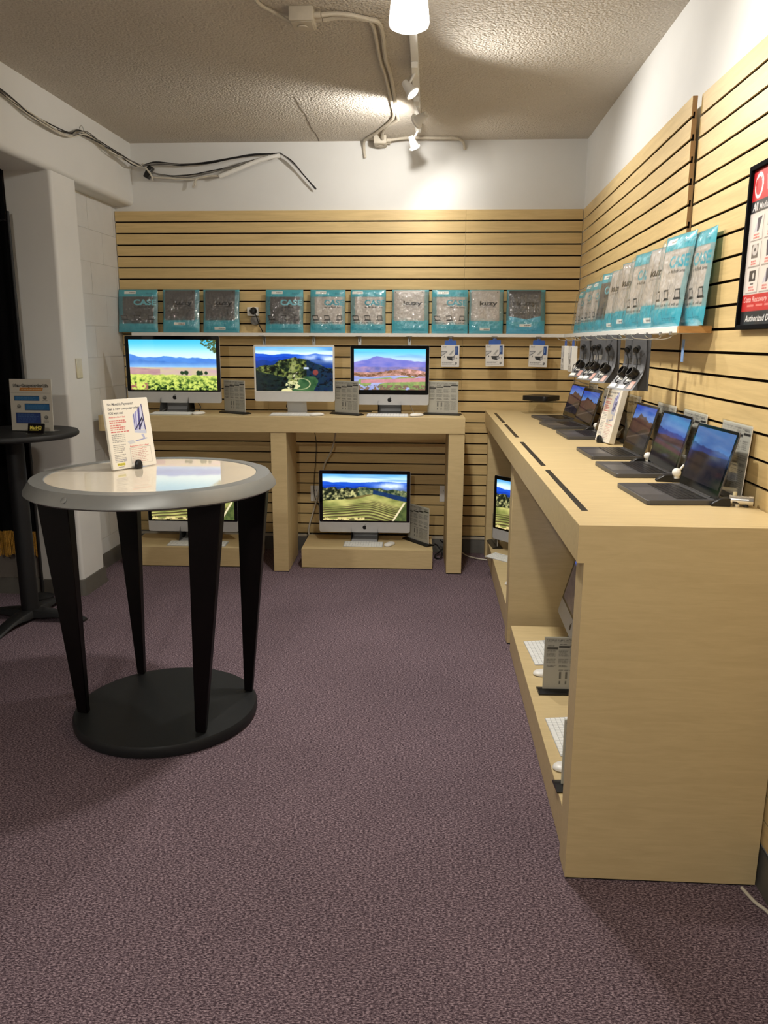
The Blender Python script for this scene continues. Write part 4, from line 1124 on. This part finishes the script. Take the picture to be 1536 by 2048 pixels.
# ------------------------------------------------------------------ hanging adapter boxes
def print_box():
    c = Cv(52, 62, (224, 222, 218), .125, .148)
    c.text('PNY', .07, .11, .055, (110, 112, 118), 1.2, bold=.02)
    c.greek(.07, .135, .30, 1, .02, (140, 140, 144), .5)
    c.rect(.75, .06, .92, .44, (40, 74, 140)); c.rect(.80, .12, .84, .34, (150, 180, 220))
    c.poly([(.0, .28), (.34, .28), (.28, .36), (.0, .52)], (120, 122, 126)); c.poly([(.02, .32), (.28, .31), (.22, .36), (.02, .46)], (196, 196, 196))
    for k in range(3): c.poly([(.40+.05*k, .46), (.62+.03*k, .24), (.64+.03*k, .25), (.42+.05*k, .47)], (150, 150, 150))
    c.poly([(.30, .52), (.70, .52), (.78, .60), (.62, .72), (.36, .66)], (48, 50, 54)); c.poly([(.60, .56), (.76, .57), (.74, .66), (.62, .68)], (168, 168, 172))
    c.poly([(.66, .54), (.76, .40), (.78, .41), (.69, .55)], (40, 44, 60)); c.poly([(.14, .56), (.18, .47), (.20, .55)], (30, 32, 38)); c.ell(.86, .60, .02, .035, (110, 110, 112))
    c.greek(.06, .78, .68, 2, .035, (70, 72, 76), .5, .15); c.greek(.06, .88, .80, 2, .03, (130, 130, 132), .4, .1)
    c.poly([(.77, .80), (.86, .79), (.87, .86), (.82, .91), (.77, .86)], (30, 32, 38)); c.rect(.80, .82, .835, .86, (220, 220, 220))
    return c.arr()
PB = []
def adapter_box(label, loc, rz, tilt=0.):
    t = thing('adapter_box', label, 'product box', loc, rz, 'white adapter boxes hanging under the shelf'); t.rotation_euler = (0, rad(tilt), rz)
    b = MB().box(-.0625, .0625, -.016, .016, -.185, -.037).build('carton', white_m, t, bevel=.001, seg=1)
    if not PB: PB.append(grid_mesh('print', print_box(), .124, .147, gloss_print, b, loc=(0, -.0166, -.1845)))
    else: from_mesh('print', PB[0], b, (0, -.0166, -.1845))
    g = MB(); g.prism([(-.041, -.037), (.041, -.037), (.041, -.012), (.036, -.006), (.012, -.006), (.012, .004), (-.012, .004), (-.012, -.006), (-.036, -.006), (-.041, -.012)], 'y', -.0008, .0008)
    g.build('hang_tab', blue_m, t)
adapter_box('white adapter box hanging under the shelf closest to the violet mountain screen', (.1435, 5.545, SZ-.042), 0)
adapter_box('white adapter box hanging in the middle of the three facing the room', (.448, 5.535, SZ-.037), 0, -.8)
adapter_box('white adapter box hanging above the black box on its clear stand', (.752, 5.540, SZ-.039), 0, 1.5)
adapter_box('white adapter box seen edge-on, nearest the wall corner', RW(.62, .165, SZ-.042), RZ)
adapter_box('white adapter box seen edge-on, beside the first hanging cable lock', RW(.92, .165, SZ-.042), RZ)

# ------------------------------------------------------------------ hanging cable locks on curved cards
LK = []
def cable_lock(label, s, dz=0., spin=0.):
    loc = RW(s, .165, SZ-.040+dz)
    if LK: return copy_tree(LK[0], loc, RZ+rad(spin), label)
    t = thing('cable_lock', label, 'cable lock', loc, RZ+rad(spin), 'black cable locks hanging on curved cards'); LK.append(t)
    o = MB(); o.prism([(-.042, -.200), (.042, -.200), (.042, .010), (.034, .016), (-.034, .016), (-.042, .010)], 'y', .008, .0095); o.build('back_card', card_m, t)
    prof = curve_pts([(0, 0, .012), (0, -.001, -.05), (0, -.006, -.10), (0, -.026, -.140), (0, -.056, -.170), (0, -.086, -.196)], 4)
    f = MB(); n = len(prof); vs = []
    for p in prof:
        q = -p.z/.2; w = .026+.016*max(0, q)
        for dx, dt in ((-w, 0), (w, 0), (w, .0014), (-w, .0014)): vs.append((dx, p.y+dt, p.z+dt*.5))
    fs = [(i*4+k, i*4+(k+1) % 4, (i+1)*4+(k+1) % 4, (i+1)*4+k) for i in range(n-1) for k in range(4)]+[(0, 1, 2, 3), tuple((n-1)*4+k for k in range(4))]
    f.add(vs, fs, 0, False); fo = f.build('curved_card', card_m, t)
    def strip(a, b, x0, x1, m, nm):
        P, Q = prof[a], prof[b]; d = Vector((0, -.0009, .0004)); o = MB()
        A, B = P+d, Q+d
        o.add([(x0, A.y, A.z), (x1, A.y, A.z), (x1, B.y, B.z), (x0, B.y, B.z)], [(0, 1, 2, 3)]); o.build(nm, m, fo)
    strip(13, 15, -.028, .004, paper_m, 'printed_label'); strip(17, 19, -.036, -.004, paper_m, 'printed_label'); strip(15, 19, .010, .030, plain('pink_print', (196, 150, 138), .5) if 'pink_print' not in MATS else MATS['pink_print'], 'printed_label')
    strip(6, 8, -.022, .012, MATS['chrome'], 'printed_label')
    k = MB(); k.cyl((-.004, -.010, -.035), (.004, -.030, -.045), .011, .012, 14); k.cyl((.004, -.030, -.045), (.006, -.036, -.048), .0085, .0085, 14); k.build('lock_head', black_m, t)
    k = MB(); k.cyl((-.006, -.012, -.052), (-.004, -.026, -.056), .008, seg=12); k.build('lock_ring', chrome_m, t)
    k = MB(); a = Vector((0, -.030, -.135)); ax = Vector((-.35, -.75, .56)).normalized()
    prof2 = [(.021, 0), (.023, .004), (.023, .026), (.021, .030), (.0165, .030), (.0155, .006), (.001, .005)]
    u = ax.orthogonal().normalized(); w = ax.cross(u); vs = []; seg = 18
    for i in range(seg):
        c_, s_ = math.cos(2*PI*i/seg), math.sin(2*PI*i/seg)
        for r_, z_ in prof2: vs.append(a+ax*(z_-.008)+(u*c_+w*s_)*r_)
    m = len(prof2); fs = [(i*m+k2, ((i+1) % seg)*m+k2, ((i+1) % seg)*m+k2+1, i*m+k2+1) for i in range(seg) for k2 in range(m-1)]+[[i*m for i in range(seg)]]
    k.add(vs, fs, 0, True); k.build('cable_ring', black_m, t)
    k = MB(); k.tube(curve_pts([(.002, -.034, -.048), (.012, -.032, -.075), (.016, -.034, -.105), (.012, -.040, -.125)], 5), .0028, 6); k.tube(curve_pts([(-.006, -.045, -.145), (-.018, -.058, -.162), (-.012, -.066, -.172), (.004, -.058, -.165)], 5), .0025, 6)
    k.build('cable', black_m, t)
    return t
for s, lab in ((1.34, 'black cable lock on its card, first of the hanging row after the white boxes'), (1.66, 'black cable lock second in the hanging row, half behind its neighbours'), (1.79, 'black cable lock third in the hanging row, beside a similar one'),
               (2.03, 'black cable lock fourth in the hanging row, before the gap'), (2.42, 'black cable lock just past the gap in the hanging row'), (2.565, 'black cable lock nearest the wood end of the shelf')):
    cable_lock(lab, s, random.Random(int(s*100)).uniform(-.004, .002), 36+random.Random(int(s*77)).uniform(-4, 8))
t = LK[0]
c = thing('coiled_cable', 'loose black cable loop hanging below the first cable lock', 'cable', RW(1.28, .20, 1.40), RZ)
MB().tube(curve_pts([(.02, 0, .04), (-.01, -.01, .03), (-.035, -.012, .0), (-.03, -.012, -.03), (-.005, -.008, -.028), (.02, 0, .0), (.03, 0, .035)], 6), .0022, 6).build('loop', black_m, c)

# ------------------------------------------------------------------ small black computer on a clear riser
t = thing('clear_riser', 'low clear plastic riser at the far end of the side counter', 'riser', (.785, 5.46, ZT), rad(6))
r_ = MB(); r_.box(-.135, .135, -.07, .07, 0, .003); r_.build('foot', acrylic_m, t)
MB().box(-.085, .085, .045, .048, .003, .082).build('back', acrylic_m, t); MB().box(-.085, .085, -.075, .075, .0820, .085).build('deck', acrylic_m, t)
t = thing('mini_computer', 'flat dark grey square computer sitting on the clear riser', 'computer', (.770, 5.445, ZT+.0851), rad(-40))
b = MB(); b.prism(rrect(.197, .197, .03, 6), 'z', .003, .036); b.build('shell', mini_m, t, bevel=.0025, seg=2)
MB().lathe([(.001, 0), (.08, 0), (.085, .003), (.001, .0032)], 32).build('foot', black_m, t)
body, leaf = apple_outline(.018); lg = MB(); lg.prism(body, 'z', .0359, .0363); lg.prism(leaf, 'z', .0359, .0363); lg.build('logo', black_m, t)

# ------------------------------------------------------------------ security locks beside the laptops
LP = []
def laptop_lock(label, loc, rz, balled=True):
    t = thing('laptop_lock', label, 'lock', loc, rz, 'silver laptop locks')
    MB().prism([(-.045, 0), (.01, 0), (.01, .026), (-.02, .024), (-.045, .006)], 'y', -.016, .016).build('bracket', black_m, t, bevel=.002, seg=1)
    if balled:
        b = MB(); b.ball((.022, -.008, .034), .0155, 18); b.cyl((.022, -.008, .012), (.022, -.008, .024), .008, seg=12); b.build('knob', white_m, t)
        MB().cyl((.030, -.006, .040), (.046, .0, .060), .0035, seg=8).build('pin', white_m, t)
        MB().box(.008, .034, -.018, .006, 0, .013).build('lock_base', black_m, t)
    else:
        b = MB(); b.cyl((.008, 0, .020), (.060, -.012, .020), .0145, seg=20); b.build('barrel', chrome_m, t)
        MB().cyl((.060, -.012, .020), (.072, -.0148, .020), .0165, .0155, 20).build('cap', chrome_m, t)
        MB().cyl((.022, -.003, .034), (.022, -.003, .044), .006, seg=10).build('button', ivory_m, t)
        MB().box(.014, .032, -.0185, -.0165, .012, .018).build('code_slot', black_m, t)
        MB().cyl((.03, -.005, 0), (.03, -.005, .008), .01, seg=10).build('foot', chrome_m, t)
laptop_lock('silver barrel lock beside the laptop nearest the counter end', (.893, 2.336, ZT), rad(-8), False)
laptop_lock('white ball lock between the two laptops nearest the counter end', (.848, 2.752, ZT), rad(-6))
laptop_lock('white ball lock between the canyon laptop and the foggy one', (.858, 3.155, ZT), rad(-6))
laptop_lock('white ball lock behind the black clip of the flyer stack', (.922, 3.945, ZT), rad(-6))
laptop_lock('white ball lock just beyond the flyer stack', (.895, 4.325, ZT), rad(-6))

# ------------------------------------------------------------------ framed poster
def print_poster():
    c = Cv(330, 260, (216, 206, 198), .60, .452)
    c.rect(0, 0, 1, .20, (196, 44, 48)); c.rect(0, .20, 1, .275, (48, 48, 50))
    c.ell(.075, .105, .052, .082, (230, 224, 222)); c.ell(.072, .108, .036, .058, (196, 44, 48)); c.poly([(.028, .10), (.036, .06), (.05, .07), (.042, .11)], (196, 44, 48)); c.poly([(.10, .05), (.115, .06), (.095, .085)], (160, 150, 150))
    c.text('We', .155, .15, .095, (230, 222, 220), bold=.02, slant=.15)
    c.text('All', .022, .262, .052, (232, 228, 226), bold=.02, slant=.15); c.text('Media', .10, .262, .042, (220, 214, 212), bold=.01, slant=.15)
    names = (('External', 'Drive'), ('Hard Disk', 'Drive'), ('Phone', 'Media'), ('SSD', 'NVMe'))
    for r in range(3):
        for q in range(4):
            x0, y0 = .03+.165*q, .295+.168*r; x1, y1 = x0+.14, y0+.155
            c.rect(x0+.004, y0+.006, x1+.006, y1+.008, (150, 140, 134)); c.rect(x0, y0, x1, y1, (224, 214, 206))
            d = (60, 58, 62); k = (r+q*2) % 4
            if k == 0: c.poly([(x0+.07, y0+.02), (x0+.125, y0+.01), (x0+.09, y0+.10), (x0+.07, y0+.105)], (84, 80, 92)); c.poly([(x0+.03, y0+.11), (x0+.07, y0+.03), (x0+.07, y0+.10)], (196, 192, 200))
            elif k == 1: c.rect(x0+.03, y0+.015, x0+.11, y0+.105, (110, 104, 100)); c.ell(x0+.07, y0+.05, .033, .038, (196, 190, 186)); c.ell(x0+.07, y0+.05, .009, .012, d)
            elif k == 2: c.rect(x0+.03, y0+.015, x0+.11, y0+.085, d); c.ell(x0+.08, y0+.05, .012, .02, (200, 194, 188)); c.rect(x0+.05, y0+.098, x0+.09, y0+.106, d)
            else: c.poly([(x0+.04, y0+.01), (x0+.085, y0+.005), (x0+.10, y0+.10), (x0+.05, y0+.11)], (78, 74, 88))
            c.greek(x0+.035, y0+.118, x0+.105, 2, .018, RED, .6, .2)
    c.rect(0, .80, 1, .91, (196, 50, 48)); c.rect(0, .91, 1, 1, (44, 44, 46))
    c.text('Data Recovery   eDiscovery   Di', .02, .85, .036, (238, 190, 184), bold=.015, slant=.2, width=.62); c.greek(.07, .868, .9, 1, .026, (232, 150, 140), .5, 0)
    c.text('Authorized DriveSavers Re', .06, .975, .040, (232, 228, 224), bold=.02, slant=.2, width=.56)
    return c.arr()
t = thing('framed_poster', 'black-framed poster with red and black bands on the slatted wall', 'poster', (.979, 2.275, 1.592), rad(-90))
f = MB()
for (a, b, c_, d) in ((-.312, -.300, 0, .480), (.300, .312, 0, .480)): f.box(a, b, -.018, 0, c_, d)
for (c_, d) in ((0, .014), (.466, .480)): f.box(-.300, .300, -.018, 0, c_, d)
f.build('frame', curtain_m, t, bevel=.0015, seg=1)
MB().box(-.300, .300, -.006, -.001, .014, .466).build('backing', paper_m, t)
grid_mesh('print', print_poster(), .60, .452, gloss_print, t, loc=(0, -.0066, .014))

# ------------------------------------------------------------------ wall plates and outlets
def plate(name, label, loc, rz, w, h, m, slots=(), cat='outlet'):
    t = thing(name, label, cat, loc, rz)
    MB().box(-w/2, w/2, -.006, 0, -h/2, h/2).build('plate', m, t, bevel=.002, seg=1)
    for k, z in enumerate(slots):
        o = MB(); o.prism(rrect(.030, .030, .008, 3, 0, z), 'y', -.0075, -.005); o.build('socket', m, t)
        o = MB(); o.box(-.008, -.005, -.0082, -.0074, z-.004, z+.008); o.box(.005, .008, -.0082, -.0074, z-.004, z+.008); o.build('slot', black_m, t)
    return t
plate('light_switch', 'cream wall plate on the white pillar by the doorway', (XL(4.667)+.0005, 4.667, 1.386), rad(90), .075, .118, ivory_m, cat='switch plate')
plate('wall_outlet', 'white double outlet low on the far wall beside the terraced hill screen', (-.835, 5.6815, .44), 0, .075, .118, white_m, (.022, -.022))
plate('wall_outlet', 'white conduit plate low on the far wall beside the end leg of the counter', (.125, 5.6815, .452), 0, .07, .12, white_m, (.022,))
plate('wall_outlet', 'white outlet low in the painted block recess', (XL(5.0)-.131, 5.0, .42), rad(90), .075, .118, white_m, (.022, -.022))
t = thing('wall_outlet', 'white outlet box on the slats above the shelf with a black plug in it', 'outlet', (-1.262, 5.6815, 1.757))
MB().box(-.038, .038, -.045, 0, -.03, .03).build('box', white_m, t, bevel=.002, seg=1)
MB().lathe([(.001, 0), (.026, 0), (.024, .018), (.014, .03), (.001, .031)], 18).build('plug', black_m, t, (0.008, -.045, .004), (rad(90), 0, 0))
MB().lathe([(.001, 0), (.030, 0), (.034, .012), (.030, .03), (.001, .034)], 20).build('adapter', cable_g, t, (.012, -.006, -.062), (rad(90), 0, 0))
MB().tube(curve_pts([(0.008, -.07, .0), (.030, -.062, -.03), (.045, -.045, -.09), (.068, -.03, -.145), (.075, -.012, -.20), (.082, -.012, -.27), (.10, -.02, -.34)], 6), .0035, 8).build('cord', cable_k, t)

# ================================================================== CEILING HARDWARE
t = thing('track_light', 'white ceiling track with spot heads running towards the far wall', 'track light', (-.095, 3.0, CEIL))
MB().box(-.018, .018, -1.6, 2.36, -.024, 0).build('track', white_m, t, bevel=.002, seg=1)
for i, (y, aim, r0) in enumerate(((1.20, (.55, -.15, -.7), .030), (1.74, (-.7, .5, -.35), .034), (2.26, (.35, .3, -.8), .030))):
    h = MB(); h.box(-.016, .016, y-.10, y+.03, -.052, -.024); h.build('adapter', white_m, t, bevel=.002, seg=1)
    a = Vector(aim).normalized(); p = Vector((-.035 if aim[0] > 0 else .03, y, -.105)); q = p+a*.045
    s = MB(); s.cyl(p-a*.03, q, .016, r0, 18); s.cyl((0, y-.02, -.05), p, .006, .006, 8); hd = s.build('head', white_m, t)
    e = MB(); e.cyl(q+a*.0003, q+a*.004, r0*.86, r0*.86, 18); e.build('lens', spot_m, hd)
    s = MB(); s.lathe([(r0, 0), (r0*1.25, .004), (r0*1.25, .012), (r0, .012)], 18); s.f = s.f; g = s.build('gimbal', white_m, hd); g.location = q-a*.012; g.rotation_euler = a.to_track_quat('Z', 'Y').to_euler()
t2 = thing('hanging_lamp', 'glowing white cylinder lamp hanging from the ceiling track', 'lamp', (-.098, 3.26, CEIL))
MB().cyl((0, 0, -.032), (0, 0, -.0245), .03, seg=16).build('holder', white_m, t2)
MB().lathe([(.03, -.03), (.050, -.038), (.066, -.055), (.077, -.160), (.073, -.173), (.055, -.182), (.001, -.186)], 32).build('glass_shade', bulb_m, t2)

def junction(label, loc, rz, w, l, h):
    t = thing('junction_box', label, 'electrical box', loc, rz)
    MB().box(-w/2, w/2, -l/2, l/2, -h, 0).build('box', cond_m, t, bevel=.004, seg=2)
    MB().box(-w/2+.006, w/2-.006, -l/2+.006, l/2-.006, -h-.004, -h).build('cover', cond_m, t, bevel=.002, seg=1)
    o = MB(); o.lathe([(.001, 0), (.02, 0), (.022, .003), (.018, .006), (.001, .006)], 18, 0, True, (0, 0, -h-.0095)); o.build('knockout', cond_m, t)
    for s in (-1, 1): MB().cyl((w/2, s*l*.2, -.025), (w/2+.028, s*l*.2, -.025), .012, seg=12).build('connector', cond_m, t)
junction('painted square electrical box on the ceiling by the hanging lamp', (-.548, 3.56, CEIL), 0, .10, .11, .055)
junction('painted electrical box where ceiling and far wall meet', (-.352, 5.60, CEIL), 0, .085, .11, .05)
def cable(name, label, ctrl, r, m, n=6, rib=0., cat='cable', group=None):
    P = curve_pts(ctrl, n)
    R = r if not rib else [r*(1+rib*(i % 2)) for i in range(len(P))]
    o = MB().tube(P, R, 8).build(name, m); tag(o, label, cat, group); return o
zc = CEIL-.012
cable('ceiling_conduit', 'painted flexible conduit bending across the ceiling to the far wall box, outer one', [(-.47, 3.585, zc-.013), (-.40, 3.60, zc), (-.29, 3.625, zc), (-.235, 3.70, zc), (-.235, 4.10, zc), (-.222, 4.33, zc), (-.216, 5.03, zc), (-.225, 5.16, zc), (-.30, 5.32, zc), (-.33, 5.46, zc), (-.335, 5.54, zc-.015)], .0095, cond_m, 14, .14, 'conduit')
cable('ceiling_conduit', 'painted flexible conduit bending across the ceiling, inner one ending in a hook', [(-.47, 3.54, zc-.012), (-.40, 3.565, zc), (-.32, 3.60, zc), (-.268, 3.68, zc), (-.262, 4.10, zc), (-.250, 4.33, zc), (-.238, 4.80, zc), (-.245, 5.10, zc), (-.36, 5.42, zc), (-.455, 5.62, zc), (-.468, 5.675, zc-.04), (-.462, 5.68, zc-.10)], .0085, cond_m, 14, .14, 'conduit')
cable('ceiling_conduit', 'painted conduit along the top of the far wall bending down into it', [(-.30, 5.58, zc-.014), (-.20, 5.585, zc), (-.10, 5.575, zc), (.05, 5.59, zc), (.15, 5.60, zc), (.20, 5.655, zc-.01), (.212, 5.685, zc-.05)], .009, cond_m, 8, 0, 'conduit')
cable('ceiling_cable', 'painted loop of cable leaving the ceiling box by the lamp', [(-.60, 3.60, zc-.02), (-.66, 3.545, zc), (-.71, 3.44, zc), (-.70, 3.30, zc), (-.66, 3.15, zc)], .007, cond_m, 8, 0)
# cable bundle slung along the left wall and round the corner
rs = random.Random(11)
def bundle(ctrl, k, spread, mats, nm, label, cat='cables'):
    o0 = Vector(ctrl[0]); t = thing(nm, label, cat, o0)
    for i in range(k):
        off = [Vector((rs.uniform(-1, 1), rs.uniform(-1, 1), rs.uniform(-1, 1)))*spread*(.35 if j in (0, len(ctrl)-1) else 1) for j in range(len(ctrl))]
        MB().tube(curve_pts([Vector(p)+o-o0 for p, o in zip(ctrl, off)], 6), .0034, 7).build('strand', mats[i % len(mats)], t)
    return t
xl = lambda y, d: XL(y)+d
bundle([(xl(3.4, .02), 3.4, 2.80), (xl(4.02, .025), 4.02, 2.728), (xl(4.35, .022), 4.35, 2.698), (xl(4.70, .025), 4.70, 2.700), (xl(4.92, .02), 4.92, 2.765), (xl(5.25, .05), 5.25, 2.735), (xl(5.50, .09), 5.50, 2.722), (-1.985, 5.60, 2.722)], 7, .016, (cable_w, cable_g, cable_w, cable_k, cable_w, cable_w, cable_k),
       'cable_bundle', 'bundle of thin cables slung along the white wall above the doorway')
bundle([(-1.985, 5.60, 2.722), (-1.90, 5.63, 2.745), (-1.72, 5.64, 2.740), (-1.52, 5.645, 2.750), (-1.25, 5.645, 2.785), (-1.035, 5.645, 2.800)], 5, .012, (cable_k, cable_k, cable_g), 'cable_bundle', 'dark cables sagging along the top of the far wall')
bundle([(-1.035, 5.645, 2.800), (-.96, 5.65, 2.745), (-.88, 5.655, 2.660), (-.80, 5.66, 2.575)], 5, .008, (cable_k, cable_g, cable_k), 'cable_bundle', 'cut cable ends drooping from the far wall bundle')
bundle([(-1.95, 5.64, 2.690), (-1.86, 5.655, 2.672), (-1.72, 5.66, 2.664), (-1.52, 5.66, 2.690), (-1.30, 5.655, 2.745), (-1.10, 5.65, 2.79)], 3, .012, (cable_g, cable_g, cable_k), 'cable_bundle', 'thin grey cables hanging below the dark ones on the far wall')
cable('corrugated_tube', 'white corrugated tube in the cable bundle on the far wall', [(-1.46, 5.63, 2.655), (-1.36, 5.63, 2.690), (-1.22, 5.63, 2.742), (-1.10, 5.63, 2.775), (-1.04, 5.635, 2.785)], .013, white_m, 10, .16, 'cable tube')
cable('twisted_cord', 'white cord twisted below the corrugated tube', [(-1.93, 5.64, 2.655), (-1.80, 5.645, 2.648), (-1.66, 5.65, 2.640), (-1.60, 5.645, 2.650), (-1.53, 5.64, 2.660), (-1.47, 5.635, 2.658)], .0055, cable_w, 6, .3, 'cord')
cable('cord_loop', 'small loop of white cord hanging from the far wall cables', [(-1.625, 5.645, 2.650), (-1.645, 5.65, 2.615), (-1.655, 5.65, 2.590), (-1.640, 5.65, 2.600), (-1.628, 5.648, 2.648)], .005, cable_w, 5, 0, 'cord')
t = thing('cable_splitter', 'dark cable splitter lashed in the corner above the slats', 'splitter', (-1.955, 5.645, 2.695), 0)
MB().box(-.018, .018, -.02, .03, -.05, .035).build('body', black_m, t, (0, 0, 0), (0, rad(28), 0), bevel=.004, seg=1)
o = MB()
for k in range(3): o.tube(curve_pts([(-.03+.012*k, -.03, .045-.02*k), (.0+.01*k, -.035, .0-.01*k), (.035, -.03, -.045-.012*k)], 5), .0045, 6)
o.build('tie', cable_w, t)
for (x, y, z, lab) in ((xl(4.92, .012), 4.92, 2.782, 'small wire ring holding the cables on the doorway wall'),):
    r_ = MB(); r_.tube([(x+.012*math.cos(a*PI/8), y+.0, z+.022*math.sin(a*PI/8)) for a in range(17)], .002, 6); tag(r_.build('wire_ring', steel_m), lab, 'ring')

# cables behind and below the counters
cable('white_power_cable', 'white power cable hanging behind the middle leg of the far counter', [(-.665, 5.52, .955), (-.665, 5.54, .90), (-.70, 5.58, .78), (-.76, 5.62, .66), (-.80, 5.63, .48), (-.845, 5.635, .32), (-.885, 5.64, .18), (-.875, 5.63, .11), (-.83, 5.625, .04)], .006, cable_w)
cable('thin_black_cable', 'thin black cable hanging behind the middle leg of the far counter', [(-.83, 5.56, .96), (-.815, 5.60, .85), (-.825, 5.64, .70), (-.84, 5.645, .55), (-.83, 5.64, .40), (-.72, 5.62, .24), (-.66, 5.60, .17)], .0025, cable_k)
cable('black_cable_coil', 'tangle of black cable on the carpet between plinth and end leg', [(.06, 5.55, .10), (.085, 5.56, .08), (.115, 5.52, .03), (.09, 5.47, .012), (.06, 5.53, .012), (.10, 5.60, .03), (.14, 5.63, .07), (.10, 5.63, .11)], .005, cable_k)
cable('floor_cable', 'white cable crossing the carpet at the far corner', [(.25, 5.60, .035), (.30, 5.56, .012), (.37, 5.50, .010), (.44, 5.46, .012)], .005, cable_w)
cable('floor_cable', 'white cable coming out from under the end of the side counter', [(.930, 2.03, .006), (.945, 1.97, .006), (.965, 1.93, .006), (.972, 1.84, .006)], .005, cable_w)
cable('desk_cable', 'black power cord behind the white-framed computer', [(-.985, 5.42, 1.13), (-.995, 5.44, 1.10), (-.96, 5.47, 1.078), (-.80, 5.49, 1.072), (-.60, 5.49, 1.071), (-.40, 5.48, 1.071)], .0035, cable_k)
cable('desk_cable', 'white mouse lead beside the stand of the violet mountain computer', [(-.13, 5.40, 1.13), (-.115, 5.38, 1.10), (-.10, 5.34, 1.074), (-.09, 5.29, 1.072)], .0025, cable_w)
cable('desk_cable', 'thin cable beside the stand of the vineyard computer', [(-1.62, 5.42, 1.13), (-1.60, 5.41, 1.10), (-1.60, 5.38, 1.073), (-1.58, 5.30, 1.071)], .0028, cable_k)
cable('desk_cable', 'thin wire loop behind the laptop nearest the counter end', [(.925, 2.33, 1.082), (.945, 2.31, 1.079), (.957, 2.34, 1.079), (.960, 2.42, 1.085)], .002, cable_k)
